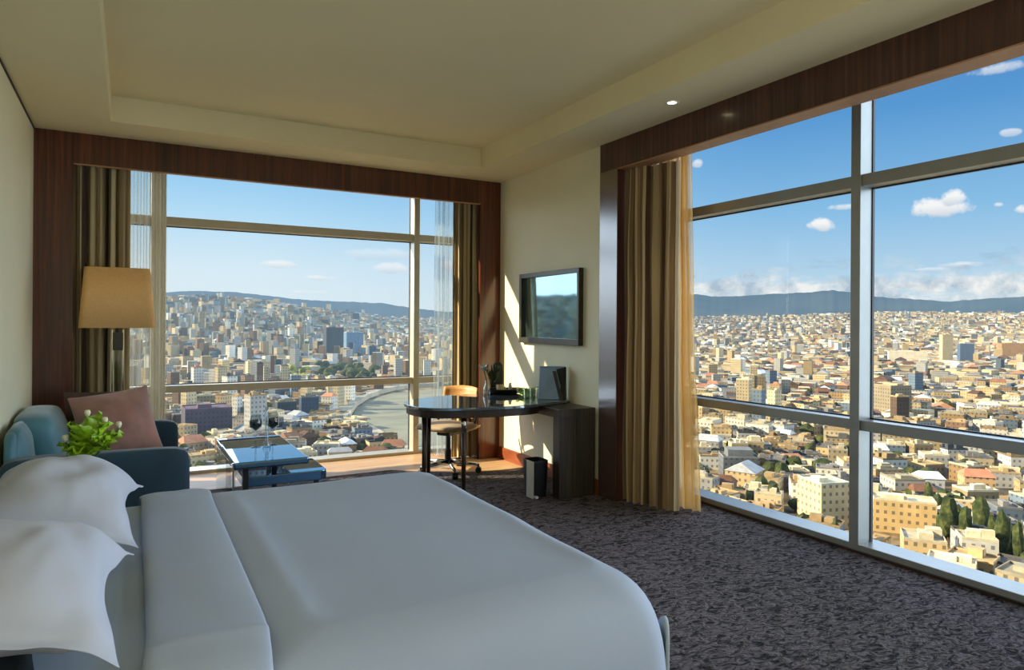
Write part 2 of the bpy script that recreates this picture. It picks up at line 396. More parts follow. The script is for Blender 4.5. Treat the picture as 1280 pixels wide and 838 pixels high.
struct('trim_8', MB().box(3.982, 4.0, YB, YC0, 0, .014), 'dark_leg', 'thin brown strip between carpet and right window sill', 'trim')
struct('trim_6', MB().box(XP+.002, XP+.152, YB, YC0, 2.662, 2.67), 'walnut_edge', 'pale underside of the right pelmet', 'trim')
struct('baseboard_right', MB().box(XR-.014, XR, YC1, YP, 0, .13), 'skirting', 'red brown skirting board below the television wall', 'baseboard', bevel=.003)
struct('baseboard_left', MB().box(XL, XL+.014, YB, YP, 0, .13), 'skirting', 'red brown skirting board on the left wall', 'baseboard', bevel=.003)

# ------------------------------------------------------------------ windows
def window(name, label, horizontal, span, mulls, front, glass, mat, sill_h):
    """horizontal 'x': wall along X at depth Y;  'y': wall along Y at depth X."""
    w = thing(name, label, 'window', ((span[0]+span[1])/2, glass, 0) if horizontal == 'x' else (glass, (span[0]+span[1])/2, 0)); w['kind'] = 'structure'
    def bx(a0, a1, d0, d1, z0, z1, mb=None):
        mb = mb or MB()
        return mb.box(a0, a1, d0, d1, z0, z1) if horizontal == 'x' else mb.box(d0, d1, a0, a1, z0, z1)
    edges = [span[0]]+[e for m in mulls for e in m]+[span[1]]
    cells = [(edges[i], edges[i+1]) for i in range(0, len(edges), 2)]
    for m in mulls:
        mu = build('mullion', bx(m[0], m[1], front-.004, glass+.002, 0, ZR), mat, w, bevel=.004)
        build('gasket', bx(m[0]-.006, m[1]+.006, glass-.025, glass-.004, .03, ZR), 'gasket', mu)
    build('sill', bx(span[0], span[1], front, glass+.05, 0, sill_h), mat, w, bevel=.004)
    tr = build('transom', MB(), mat, w) if False else None
    for a0, a1 in cells:
        for z0, z1 in ((2.30, 2.375), (.765, .83)):
            r_ = build('transom' if z0 > 2 else 'middle_rail', bx(a0, a1, front+.012, glass+.04, z0, z1), mat, w, bevel=.004)
            build('gasket', bx(a0+.001, a1-.001, glass-.022, glass-.005, z0-.008, z1+.008), 'gasket', r_)
        build('head_rail', bx(a0, a1, front+.06, glass+.04, ZR-.05, ZR), mat, w)
        for z0, z1 in ((sill_h, .765), (.83, 2.30), (2.375, ZR-.05)):
            build('glass_pane', bx(a0, a1, glass, glass+.001, z0, z1), 'pane', w)
    return w
window('window_1', 'wide back window with cream metal bars over the hilly side of the city', 'x', (XL, XR), [(.165, .285), (2.675, 2.74)], 6.98, YG, 'frame', .035)
window('window_2', 'tall right window with grey metal bars over the flat side of the city', 'y', (YB, YC1), [(-2.1, -2.03), (.3, .37), (2.70, 2.765)], 4.0, XG, 'frame_r', .05)

# ------------------------------------------------------------------ curtains
def curtain(name, label, axis, a0, a1, d, z0, z1, folds, amp, mat, group=None, flare=0, seed=0, lean=0, slant=0):
    n = int(folds*14)
    def fn(u, v):
        z = z0+(z1-z0)*v
        ph = 2*PI*folds*u+1.1*nz(u*3+seed, v*.7, seed)
        wob = amp*(sin(ph)+.35*sin(2.3*ph+seed))*(1-.25*v)+.02*nz(u*5, v*3, seed+4)
        a = a0+(a1-a0)*u+.3*amp*cos(ph*2)+flare*(1-v)**2*(u-.3)
        dd = d+wob+lean*(1-v)+slant*(u-.5)
        return (a, dd, z) if axis == 'x' else (dd, a, z)
    mb = MB().grid(fn, n, 26, uvs=True)
    loc = ((a0+a1)/2, d, 0) if axis == 'x' else (d, (a0+a1)/2, 0)
    o = build(name, mb, mat, None, smooth=True, origin=loc, fixn=False)
    return tag(o, label, 'curtain', group)
curtain('drape', 'fold-shaded taupe drape gathered behind the floor lamp', 'x', -.60, -.015, 6.57, .012, 2.98, 8.5, .055, 'drape', seed=3)
curtain('sheer_curtain', 'white see-through curtain hanging left of the back window', 'x', -.03, .275, 6.76, .012, 3.0, 6, .03, 'sheer', seed=8)
curtain('drape', 'fold-shaded brown drape at the right end of the back window', 'x', 2.955, 3.36, 6.56, .012, 2.98, 6, .05, 'drape', seed=14)
curtain('sheer_curtain', 'white see-through curtain at the right end of the back window', 'x', 2.82, 3.09, 6.76, .012, 3.0, 5, .03, 'sheer_cool', seed=20)
curtain('drape', 'fold-shaded beige floor length drape left of the right window', 'y', 4.375, 3.915, 3.54, .012, 2.662, 6.5, .036, 'drape_r', seed=31, slant=.12)
curtain('sheer_curtain', 'golden sheer curtain at the left edge of the right window', 'y', 4.25, 3.925, 3.74, .012, 3.0, 6.5, .03, 'sheer_gold', seed=40, flare=-.17)

# ------------------------------------------------------------------ downlights
def downlight(x, y, z, label):
    t = thing('ceiling_downlight', label, 'ceiling light', (x, y, z))
    build('trim_ring', MB().lathe([(.030, -.004), (.042, -.006), (.048, -.003), (.048, 0), (.030, 0)], (x, y, z), 28, caps=False), 'white', t, smooth=True)
    build('lens', MB().lathe([(0.0, -.003), (.030, -.003), (.030, 0)], (x, y, z), 24), 'lamp_on', t)
    l = bpy.data.lights.new('downlight', 'SPOT'); l.energy = 26; l.color = (1, .78, .5); l.spot_size = 1.5; l.spot_blend = .8; l.shadow_soft_size = .04
    o = bpy.data.objects.new('downlight_lamp', l); C.objects.link(o); o.location = (x, y, z-.02)
downlight(3.14, 3.473, ZC, 'small lit round downlight in the ceiling border above the right window')

# ------------------------------------------------------------------ bed
BX0, BX1, BY0, BY1 = -.56, 1.515, 1.62, 3.745
PROF = [(-.012, .06), (-.012, .2), (-.004, .34), (.012, .43), (.04, .50), (.085, .555), (.15, .593), (.22, .612), (.29, .623), (.335, .631), (.38, .620), (.5, .616), (.7, .616), (.9, .616), (1.0, .616)]
def rrect(x0, x1, y0, y1, r, n=7):
    pts = []
    for cx, cy, a0 in ((x1-r, y1-r, 0), (x0+r, y1-r, PI/2), (x0+r, y0+r, PI), (x1-r, y0+r, 1.5*PI)):
        for i in range(n+1):
            a = a0+PI/2*i/n; pts.append((cx+r*cos(a), cy+r*sin(a)))
    return pts
def dense(pts, step):
    out = []
    for i, p in enumerate(pts):
        q = pts[(i+1) % len(pts)]; d = math.hypot(q[0]-p[0], q[1]-p[1]); k = max(1, int(d/step))
        for j in range(k): out.append((p[0]+(q[0]-p[0])*j/k, p[1]+(q[1]-p[1])*j/k))
    return out
bed = thing('bed', 'large double bed made up with white linen in the foreground', 'bed', (.45, 2.62, 0))
build('bed_base', MB().box(-.56, 1.42, 1.68, 3.56, .06, .34), 'teal_d', bed, bevel=.02)
build('headboard', MB().box(XL+.004, -.575, 1.52, 3.73, .1, 1.15), 'teal_d', bed, bevel=.02)
mt = rrect(-.57, 1.45, 1.72, 3.53, .1)
rg = []
for ins, z in ((.03, .33), (0, .37), (0, .54), (.02, .585), (.06, .603), (.2, .606), (.5, .606)):
    k = 1-ins/.9
    rg.append([(.44+(x-.44)*(1-ins/1.01), 2.625+(y-2.625)*(1-ins/.905), z) for x, y in mt])
build('mattress', MB().rings(rg), 'sheet', bed, smooth=True)
outer = dense(rrect(.10, BX1, BY0, BY1, .11, 9), .07)
DX, DY = .81, 2.68
NEARK = .65
def shrink(x, y, ins):
    fx = (.42 if x > DX else 1.0); fy = (NEARK if y < DY else 1.0)
    hx = BX1-DX; hy = (BY1-DY) if y > DY else (DY-BY0)
    if ins <= .335: kx = 1-ins*fx/hx; ky = 1-ins*fy/hy
    else:
        q = max(.02, 1-(ins-.335)/.68); kx = (1-.335*fx/hx)*q; ky = (1-.335*fy/hy)*q
    return DX+(x-DX)*kx, DY+(y-DY)*ky
rg = []
for ins, z in PROF:
    ring = []
    for (x, y) in outer:
        px, py = shrink(x, y, ins)
        low = max(0, (.45-z)/.4); th = math.atan2(y-DY, x-DX)
        rip = .010*low*sin(th*19)+.008*low*nz(x*6, y*6, z*2)
        px += rip*cos(th); py += rip*sin(th)
        zz = z+(.006*nz(px*2.0+3, py*2.2, 1)+.006*nz(px*.9+3, py*5, 4) if ins > .1 else 0)
        ring.append((px, py, zz))
    rg.append(ring)
build('duvet', MB().rings(rg, cap0=False), 'linen', bed, smooth=True, sub=1, fixn=True)
# folded-back band of linen over the duvet
def bed_cross(k):
    pts = [(BY0+i*NEARK, z) for i, z in PROF[1:12]]+[(BY1-i, z) for i, z in reversed(PROF[1:12])]
    seg = k*(len(pts)-1); i = min(int(seg), len(pts)-2); f = seg-i
    a, b = pts[i], pts[i+1]; y = a[0]+(b[0]-a[0])*f; z = a[1]+(b[1]-a[1])*f
    n = Vector((-(b[1]-a[1]), b[0]-a[0])).normalized()
    return y, z, n
def band(u, v):
    y, z, n = bed_cross(.18+.72*v); off = .012+.012*sin(PI*u)**.5+.004*nz(u*3, v*8, 2)
    x = .045+.285*u+.008*nz(v*3, 0, 5)-.06*max(0, .5-v)
    return (x, y+n.x*off, z+n.y*off)
build('folded_sheet', MB().grid(band, 12, 90), 'linen', bed, smooth=True, solid=.016, sub=1)
# linen tucked at the foot corner
def tuck(u, v):
    a = 1.5*PI+.5*PI*(.55+.5*u); r = .11+.006+.007*sin(PI*u)
    return (BX1-.11+r*cos(a), BY0+.11+r*sin(a)+.02*u, .06+(.42-.10*abs(u-.5)**2*4)*v)
build('corner_fold', MB().grid(tuck, 8, 10), 'sheet', bed, smooth=True, solid=.012)

def pillow(label, cx, cy, cz, w, l, th, tiltx, tilty, mat, seed, group, rz=0, droop=.05):
    NU, NV = 26, 34
    def srf(sgn):
        def fn(u, v):
            a = 2*u-1; b = 2*v-1
            pin = 1-.24*(1-abs(b)**1.7)*abs(a)**2.2; pin2 = 1-.05*(1-abs(a)**2.4)*abs(b)**2
            x = a*w/2*pin; y = b*l/2*pin2
            A = max(0, 1-(abs(a)/.90)**2.6); B = max(0, 1-(abs(b)/.88)**2.8)
            h = th/2*(A*B)**.60
            wr = .022*nz(a*2.4+seed, b*2.4, seed)*(A*B)**.5+.007*nz(a*7, b*3.0+seed, 3)*(A*B)**.3+.013*sin(11*(a*.7+abs(b))+5*nz(a, b, seed))*max(0, abs(a*b)-.25)
            edge = max(abs(a), abs(b))
            z = sgn*(h+.005*(1-edge**6))+wr-droop*(abs(a)**3*abs(b)**2)+.006*sin(9*b+seed)*max(0, abs(a)-.8)*5
            if sgn < 0: z += .3*h
            if edge > .9999: z = -droop*(abs(a)**3*abs(b)**2)+.006*sin(9*b+seed)*max(0, abs(a)-.8)*5+.010*sin(11*(a*.7+abs(b))+5*nz(a, b, seed))*max(0, abs(a*b)-.25)+.004*sin(17*a+seed)
            return (x, y, z)
        return fn
    mb = MB().grid(srf(1), NU, NV); mb.grid(srf(-1), NU, NV)
    o = build('pillow', mb, mat, None, smooth=True, weld=False, origin=None)
    # close the rim
    bm = bmesh.new(); bm.from_mesh(o.data); bmesh.ops.remove_doubles(bm, verts=bm.verts, dist=.0001); bmesh.ops.recalc_face_normals(bm, faces=bm.faces); bm.to_mesh(o.data); bm.free()
    o.data.polygons.foreach_set('use_smooth', [True]*len(o.data.polygons))
    o.location = (cx, cy, cz); o.rotation_euler = (tiltx, tilty, rz)
    m = o.modifiers.new('sub', 'SUBSURF'); m.levels = 1; m.render_levels = 1
    return tag(o, label, 'pillow', group)
pillow('lower white pillow of the far pair, mostly hidden under the top pillow', -.29, 2.91, .672, .46, .76, .13, 0, .03, 'linen_p', 2, None, .03, .02)
pillow('top white pillow of the far pair beside the plant', -.215, 2.90, .785, .55, .80, .25, .04, .11, 'linen_p', 5, None, -.03, .05)
pillow('dark teal pillow peeping out under the front white pillow', -.36, 2.06, .678, .42, .72, .13, 0, .03, 'ink', 9, None, 0, .02)
pillow('top white pillow of the near pair, front of the bed', -.255, 2.03, .785, .55, .69, .24, .05, .11, 'linen_p', 13, None, -.04, .05)

# ------------------------------------------------------------------ nightstands and plant
def nightstand(x0, x1, y0, y1, h, label):
    t = thing('nightstand', label, 'nightstand', ((x0+x1)/2, (y0+y1)/2, 0))
    build('cabinet', MB().box(x0, x1, y0, y1, .06, h-.03), 'wenge', t, bevel=.004)
    build('top', MB().box(x0-.005, x1+.01, y0-.01, y1+.01, h-.03, h), 'table_glass', t, bevel=.004)
    build('plinth', MB().box(x0+.02, x1-.03, y0+.02, y1-.02, 0, .06), 'black', t)
    for k in range(2):
        z0 = .08+k*(h-.13)/2; z1 = z0+(h-.15)/2
        d = build('drawer', MB().box(x1, x1+.018, y0+.01, y1-.01, z0, z1), 'wenge', t, bevel=.003)
        build('handle', MB().tube([(x1+.035, (y0+y1)/2-.06, (z0+z1)/2), (x1+.035, (y0+y1)/2+.06, (z0+z1)/2)], .006), 'chrome', d)
nightstand(XL+.02, -.13, 3.80, 4.30, .60, 'dark nightstand between the bed and the sofa holding the plant')
nightstand(XL+.02, -.16, .98, 1.44, .66, 'dark nightstand on the near side of the bed')

pl = thing('potted_plant', 'leafy bright green plant with cream buds on the nightstand by the sofa', 'plant', (-.17, 4.0, .60))
build('vase', MB().lathe([(.03, 0), (.05, .01), (.058, .06), (.05, .11), (.044, .13), (.038, .13), (.04, .1), (.0, .09)], (-.17, 4.0, .60), 24), 'cream', pl, smooth=True)
rnd = random.Random(5)
def leaf(mb, base, d, L, W, curl):
    d = Vector(d).normalized(); side = d.cross(Vector((0, 0, 1))).normalized(); nrm = side.cross(d)
    def fn(u, v):
        s = (u-.5)*2; wdt = W*sin(PI*min(1, .06+.94*v)**.8)*(1-.25*v)
        p = Vector(base)+d*L*v-nrm*curl*L*v*v+side*s*wdt+nrm*(.35*W*abs(s)**1.5+.012*sin(v*16+s*4)*abs(s))
        return tuple(p)
    mb.grid(fn, 6, 10)
for k in range(34):
    a = rnd.uniform(0, 2*PI); el = rnd.uniform(.05, 1.4)
    mb = MB(); b = Vector((-.17+.04*cos(a)*rnd.random(), 4.0+.04*sin(a)*rnd.random(), .75+rnd.uniform(0, .08)))
    leaf(mb, b, (cos(a)*cos(el), sin(a)*cos(el), sin(el)), rnd.uniform(.10, .155), rnd.uniform(.05, .07), rnd.uniform(-.1, .5))
    build('leaf', mb, 'leaf', pl, smooth=True)
st = MB()
buds = [(-.18, 4.0, .965), (-.105, 4.0, .925), (-.27, 3.98, .85), (-.045, 4.03, .895)]
for x, y, z in buds: st.tube([(-.17, 4.0, .7), ((x-.17)/2, (y+4)/2, z-.09), (x, y, z-.02)], .005, 8)
build('stems', st, 'stem', pl, smooth=True)
for x, y, z in buds:
    build('bud', MB().lathe([(.002, -.02), (.010, -.010), (.014, .003), (.011, .015), (.006, .017), (0, .013)], (x, y, z), 14), 'bud', pl, smooth=True)

# ------------------------------------------------------------------ sofa
def softbox(x0, x1, y0, y1, z0, z1, puff=.02, nx=8, ny=8, nz_=5, skew=0, seed=0, rr_=.05):
    """cushion: a box whose faces bulge a little; skew leans the top towards -X."""
    bm = bmesh.new(); bmesh.ops.create_cube(bm, size=2); bmesh.ops.subdivide_edges(bm, edges=bm.edges, cuts=6, use_grid_fill=True)
    vs = []
    cx, cy, cz = (x0+x1)/2, (y0+y1)/2, (z0+z1)/2; hx, hy, hz = (x1-x0)/2, (y1-y0)/2, (z1-z0)/2
    for v in bm.verts:
        a, b, c = v.co
        h = Vector((a*hx, b*hy, c*hz)); inn = Vector((max(-hx+rr_, min(hx-rr_, h.x)), max(-hy+rr_, min(hy-rr_, h.y)), max(-hz+rr_, min(hz-rr_, h.z))))
        d = h-inn
        if d.length > 1e-6: h = inn+d.normalized()*rr_
        m = max(abs(a), abs(b), abs(c))
        if abs(a) == m: h.x += math.copysign(puff*(1-b*b)*(1-c*c), a)
        if abs(b) == m: h.y += math.copysign(puff*(1-a*a)*(1-c*c), b)
        if abs(c) == m: h.z += math.copysign(puff*(1-b*b)*(1-a*a), c)
        h += Vector((nz(a*2+seed, b*2, c*2), nz(a*2, b*2+seed, c*2+9), nz(a+5, b*2, c*2+seed)))*.006
        h.x -= skew*(c+1)/2
        vs.append((cx+h.x, cy+h.y, cz+h.z))
    bm.verts.index_update(); fs = [tuple(v.index for v in f.verts) for f in bm.faces]; bm.free()
    return MB().add(vs, fs)
SY0, SY1, SX1 = 4.66, 6.13, .33
sofa = thing('sofa', 'dark teal two-seat sofa along the left wall', 'sofa', (-.15, 5.4, 0))
build('base', MB().box(XL+.03, SX1-.02, SY0+.02, SY1-.02, .10, .27), 'teal_d', sofa, bevel=.02)
build('arm', softbox(XL+.02, SX1, SY0, SY0+.15, .10, .645, .004, rr_=.025), 'teal_d', sofa, smooth=True, sub=1)
build('arm', softbox(XL+.02, SX1+.01, SY1-.15, SY1, .10, .645, .004, rr_=.025), 'teal_d', sofa, smooth=True, sub=1)
build('back_frame', softbox(XL+.02, XL+.10, SY0+.1, SY1-.1, .2, .79, .006, rr_=.04), 'teal', sofa, smooth=True, sub=1)
ym = 5.24
for a, b in ((SY0+.16, ym), (ym+.005, SY1-.16)):
    build('seat_cushion', softbox(-.5, SX1-.01, a, b, .26, .44, .012, rr_=.035), 'teal', sofa, smooth=True, sub=1)
for a, b, s, x0, x1, zt in ((SY0+.16, ym-.06, 1, -.60, -.50, .79), (ym-.04, SY1-.16, 4, -.56, -.33, .815)):
    build('back_cushion', softbox(x0, x1, a, b, .43, zt, .022, skew=.09 if s > 1 else .03, seed=s, rr_=.045), 'teal', sofa, smooth=True, sub=1)
for x in (XL+.08, SX1-.08):
    for y in (SY0+.08, SY1-.08): build('leg', MB().cyl((x, y, 0), (x, y, .11), .018, .024, 12), 'dark_leg', sofa)

def cushion(label, loc, size, th, rot, mat, seed):
    def srf(sgn):
        def fn(u, v):
            a = 2*u-1; b = 2*v-1
            x = a*size/2*(1-.07*(1-b*b)*abs(a)**2); y = b*size/2*(1-.07*(1-a*a)*abs(b)**2)
            h = th/2*max(0, (1-abs(a)**2.3)*(1-abs(b)**2.3))**.85
            return (x, y, sgn*(h+.004*(1-max(abs(a), abs(b))**6))+.012*nz(a*2+seed, b*2, seed)*(1-max(abs(a), abs(b))**4)+.006*sin(7*a+6*b*b)*(1-a*a)*(1-b*b))
        return fn
    mb = MB().grid(srf(1), 22, 22); mb.grid(srf(-1), 22, 22)
    o = build('throw_cushion', mb, mat, None, smooth=True)
    bm = bmesh.new(); bm.from_mesh(o.data); bmesh.ops.remove_doubles(bm, verts=bm.verts, dist=.0001); bmesh.ops.recalc_face_normals(bm, faces=bm.faces); bm.to_mesh(o.data); bm.free()
    o.data.polygons.foreach_set('use_smooth', [True]*len(o.data.polygons))
    m = o.modifiers.new('sub', 'SUBSURF'); m.levels = 1; m.render_levels = 1
    o.location = loc; o.rotation_euler = rot
    return tag(o, label, 'cushion')
cushion('plump dusty rose cushion in the far corner of the sofa', (-.075, 5.63, .685), .53, .30, (math.radians(64), math.radians(-7), math.radians(14)), 'rose', 3)
cushion('dark taupe cushion tucked behind the rose cushion on the sofa', (-.17, 5.84, .675), .50, .13, (math.radians(76), 0, math.radians(4)), 'taupe', 7)

# ------------------------------------------------------------------ floor lamp
LX, LY = -.08, 6.29
lamp = thing('floor_lamp', 'floor lamp with a tan tapered shade behind the sofa', 'lamp', (LX, LY, 0))
build('base', MB().lathe([(.13, 0), (.13, .018), (.12, .025), (.02, .03)], (LX, LY, 0), 32), 'chrome', lamp, smooth=False)
build('pole', MB().cyl((LX, LY, .03), (LX, LY, .62), .012), 'chrome', lamp, smooth=True)
build('crystal_column', MB().box(LX-.034, LX+.034, LY-.034, LY+.034, .62, 1.26), 'clear', lamp, bevel=.006)
build('collar', MB().box(LX-.036, LX+.036, LY-.036, LY+.036, 1.19, 1.33).cyl((LX, LY, 1.33), (LX, LY, 1.44), .012), 'dark_steel', lamp)
build('edge_rod', MB().box(LX-.042, LX-.034, LY-.03, LY+.03, .6, 1.35).box(LX+.034, LX+.042, LY-.03, LY+.03, .6, 1.35), 'chrome', lamp)
b0 = rrect(LX-.262, LX+.258, LY-.15, LY+.15, .05, 6); b1 = rrect(LX-.226, LX+.222, LY-.125, LY+.125, .05, 6)
build('lamp_shade', MB().rings([[(x, y, 1.366) for x, y in b0], [(x, y, 1.838) for x, y in b1]], False, False), 'shade', lamp, smooth=True, solid=.004)
build('bulb', MB().lathe([(.0, 0), (.014, .0), (.016, .03), (.03, .07), (.026, .1), (0, .115)], (LX, LY, 1.44), 16), 'white', lamp, smooth=True)

# ------------------------------------------------------------------ coffee table and glasses
ct = thing('coffee_table', 'low two-tier mirror-topped coffee table by the back window', 'table', (.88, 5.19, 0))
build('upper_top', MB().box(.587, 1.056, 4.675, 5.71, .475, .52), 'coffee_glass', ct, bevel=.012)
build('lower_top', MB().prism(rrect(.66, 1.218, 4.82, 5.30, .05, 5), .325, .392), 'coffee_glass', ct, bevel=.006)
build('side_panel', MB().box(.587, .599, 4.70, 5.69, .0, .475), 'clear', ct, bevel=.003)
build('edge_strip', MB().box(.577, .587, 4.675, 4.695, 0, .52), 'chrome', ct)
for x, y in ((.665, 4.755), (.665, 5.63), (1.0, 5.63), (1.15, 4.89)):
    build('leg', MB().box(x-.018, x+.018, y-.018, y+.018, 0, .475 if x < 1.1 else .325), 'dark_steel', ct)
for lab, x, y, h, r in (('wine glass with dark wine on the coffee table, left of the two', .797, 5.21, .235, .043), ('wine glass with dark wine on the coffee table, right of the two', .92, 5.25, .24, .045)):
    g = thing('wine_glass', lab, 'glass', (x, y, .52))
    build('glass_bowl', MB().lathe([(.034, 0), (.034, .004), (.006, .01), (.006, .10), (.012, .108), (r, .145), (r*1.02, .18), (r*.86, h), (r*.82, h), (r*.96, .18), (r*.94, .147), (0, .115)], (x, y, .52), 24), 'clear', g, smooth=True)
    build('wine', MB().lathe([(0, .118), (r*.9, .15), (r*.94, .18), (r*.92, .20), (0, .20)], (x, y, .52), 24), 'dark_wine', g, smooth=True)
vz = thing('bud_vase', 'slim clear glass vase on the coffee table between the wine glasses', 'vase', (.866, 5.17, .52))
build('vase_body', MB().lathe([(.03, 0), (.03, .02), (.014, .05), (.012, .25), (.016, .29), (.013, .29), (.009, .25), (.01, .05), (0, .02)], (.866, 5.17, .52), 20), 'clear', vz, smooth=True)

# ------------------------------------------------------------------ console and desk
con = thing('console', 'dark oak waterfall console against the television wall', 'console', (3.22, 5.25, 0))
build('top', MB().box(3.04, XR-.016, 4.655, 5.93, .655, .725), 'wenge', con, bevel=.003)
build('end_panel', MB().box(3.04, XR-.016, 4.655, 4.755, 0, .655), 'wenge', con, bevel=.003)
build('wall_cleat', MB().box(XR-.05, XR-.016, 4.8, 5.9, .60, .655), 'wenge', con)
desk = thing('desk', 'half-oval desk with a black glass top reaching out from the console', 'desk', (2.6, 5.35, 0))
front = [(3.385, 5.02), (3.2, 4.965), (3.05, 4.915), (2.9, 4.87), (2.75, 4.855), (2.6, 4.86), (2.34, 4.90), (2.15, 4.975), (2.04, 5.06), (1.995, 5.2), (1.99, 5.38)]
back = [(2.04, 5.52), (2.14, 5.63), (2.28, 5.73), (2.45, 5.80), (2.7, 5.855), (3.0, 5.86), (3.385, 5.84)]
outl = front[::-1]+[]
ctrl = front+back; poly = []
for i in range(len(ctrl)-1):
    p0, p1, p2, p3 = ctrl[max(0, i-1)], ctrl[i], ctrl[i+1], ctrl[min(len(ctrl)-1, i+2)]
    for k in range(4):
        q = k/4; f_ = lambda a, b, c, d: .5*(2*b+(c-a)*q+(2*a-5*b+4*c-d)*q*q+(3*b-a-3*c+d)*q**3)
        poly.append((f_(p0[0], p1[0], p2[0], p3[0]), f_(p0[1], p1[1], p2[1], p3[1])))
poly.append(ctrl[-1])
poly = poly[::-1]
build('glass_top', MB().prism(poly, .727, .752), 'table_glass', desk, bevel=.004)
cx, cy = 2.65, 5.36
inner = [(cx+(x-cx)*.97, cy+(y-cy)*.97) for x, y in poly if x < 3.03]
build('apron', MB().prism(inner, .668, .7265), 'dark_leg', desk, bevel=.004)
for x, y in ((2.09, 5.2), (2.335, 4.97)):
    lg = build('leg', MB().cyl((x, y, 0), (x, y, .668), .016, .022, 14), 'dark_leg', desk, smooth=True)
    if y < 5: build('steel_cap', MB().cyl((x, y, .55), (x, y, .668), .0225, .0235, 14), 'chrome', lg, smooth=True)
build('leg', MB().cyl((2.3, 5.62, 0), (2.3, 5.62, .668), .016, .022, 14), 'dark_leg', desk, smooth=True)

# desk items
T = .752
fo = thing('menu_stand', 'upright dark blue leather folder standing at the right end of the desk', 'folder', (3.29, 5.2, T))
def slab(mb, pts, y0, y1):
    n = len(pts); v = [(x, y0, z) for x, z in pts]+[(x, y1, z) for x, z in pts]
    return mb.add(v, [tuple(range(n)), tuple(range(2*n-1, n-1, -1))]+[(i, n+i, n+(i+1) % n, (i+1) % n) for i in range(n)])
def panel(mb, a, b, h, lean, th, top_in):
    """upright panel between ground points a and b, leaning back, tapering to the top"""
    a = Vector((*a, T)); b = Vector((*b, T)); d = (b-a); n = Vector((d.y, -d.x, 0)).normalized(); o = -n*lean+Vector((0, 0, h))
    p = [a, b, b+o-d*top_in, a+o+d*top_in]; q = [x-n*th for x in p]
    return mb.add([tuple(x) for x in p+q], [(0, 1, 2, 3), (7, 6, 5, 4), (0, 4, 5, 1), (1, 5, 6, 2), (2, 6, 7, 3), (3, 7, 4, 0)])
build('front_cover', panel(MB(), (3.14, 5.17), (3.335, 5.04), .285, .045, .012, .09), 'navy', fo, bevel=.006)
build('back_cover', panel(MB(), (3.185, 5.225), (3.39, 5.09), .29, .0, .014, .03), 'navy', fo, bevel=.006)
wb = MB(); a, b = Vector((3.335, 5.04, T)), Vector((3.392, 5.09, T))
wb.add([tuple(a), tuple(b), tuple(b+Vector((-.005, 0, .285))), tuple(a+Vector((-.06, .03, .27)))], [(0, 1, 2, 3)])
build('gusset', wb, 'black', fo, solid=.006)
def fp(q, h, off=.006):
    """point on the front cover: q along its base, h up"""
    a = Vector((3.14, 5.17, T)); b = Vector((3.335, 5.04, T)); d = b-a; n = Vector((d.y, -d.x, 0)).normalized(); k = h/.285
    return tuple(a+d*(q+(1-2*q)*.09*k*.5)-n*.045*k+n*off+Vector((0, 0, h)))
vv = MB().add([fp(.56, .25), fp(.70, .25), fp(.86, .09), fp(.98, .27), fp(1.0, .27), fp(.99, .005), fp(.82, .005)], [(0, 1, 2, 6), (6, 2, 5), (2, 3, 4, 5)])
build('black_ribbon', vv, 'black', fo, solid=.006)

tray = thing('desk_tray', 'dark oval tray of small things at the back of the desk', 'tray', (3.13, 5.74, T))
build('tray_bowl', MB().lathe([(.10, 0), (.15, .012), (.18, .045), (.186, .05), (.176, .05), (.14, .018), (0, .012)], (3.13, 5.72, T), 32, sx=1.0, sy=.62), 'olive_dark', tray, smooth=True)
cup = thing('ceramic_cup', 'cream ceramic cup in the dark desk tray', 'cup', (3.06, 5.72, T+.014))
build('cup_body', MB().lathe([(.026, 0), (.034, .02), (.038, .075), (.034, .075), (.03, .02), (0, .008)], (3.06, 5.72, T+.014), 22), 'cream', cup, smooth=True)
hd = MB().tube([(3.06+.038+.022*sin(PI*i/8), 5.72, T+.014+.02+.042*i/8) for i in range(9)], .004, 8)
build('handle', hd, 'cream', cup, smooth=True)
bt = thing('small_bottle', 'small white bottle in the dark desk tray', 'bottle', (3.17, 5.72, T+.014))
build('bottle_body', MB().lathe([(.016, 0), (.018, .004), (.018, .06), (.012, .07), (.0, .07)], (3.17, 5.72, T+.014), 18), 'white', bt, smooth=True)
build('bottle_cap', MB().lathe([(.011, .07), (.012, .072), (.012, .088), (0, .089)], (3.17, 5.72, T+.014), 16), 'white', bt, smooth=True)
bk = thing('information_stand', 'tall black arched information stand by the curtain on the desk', 'stand', (3.17, 5.815, T))
arch = [(-.055, 0), (.055, 0), (.055, .20), (.045, .265), (.02, .295), (-.02, .295), (-.055, .27)]
build('stand_panel', slab(MB(), [(3.10+x, T+z) for x, z in arch], 5.83, 5.842), 'black', bk, bevel=.002)
build('stand_foot', MB().box(3.06, 3.14, 5.80, 5.85, T, T+.012), 'black', bk)
fv = thing('flower_vase', 'narrow glass vase with a pale drooping flower at the back of the desk', 'vase', (2.93, 5.74, T))
build('vase_body', MB().lathe([(.028, 0), (.034, .02), (.03, .06), (.016, .1), (.014, .13), (.011, .13), (.012, .1), (.026, .06), (0, .01)], (2.93, 5.74, T), 20), 'clear', fv, smooth=True)
build('stalk', MB().tube([(2.93, 5.74, T+.02), (2.925, 5.74, T+.14), (2.90, 5.735, T+.22)], .004, 8), 'stem', fv, smooth=True)
pt = MB()
for k in range(6):
    a = 2*PI*k/6; leaf(pt, (2.90, 5.735, T+.215), (.55*cos(a)-.2, .55*sin(a), .9), .085, .016, .1)
build('flower', pt, 'sheet', fv, smooth=True)
lf = MB()
for k in range(7):
    a = -.4+k*.45; leaf(lf, (3.0, 5.77, T+.06), (.5*cos(a), .2*sin(a), 1.2), .22, .022, .05)
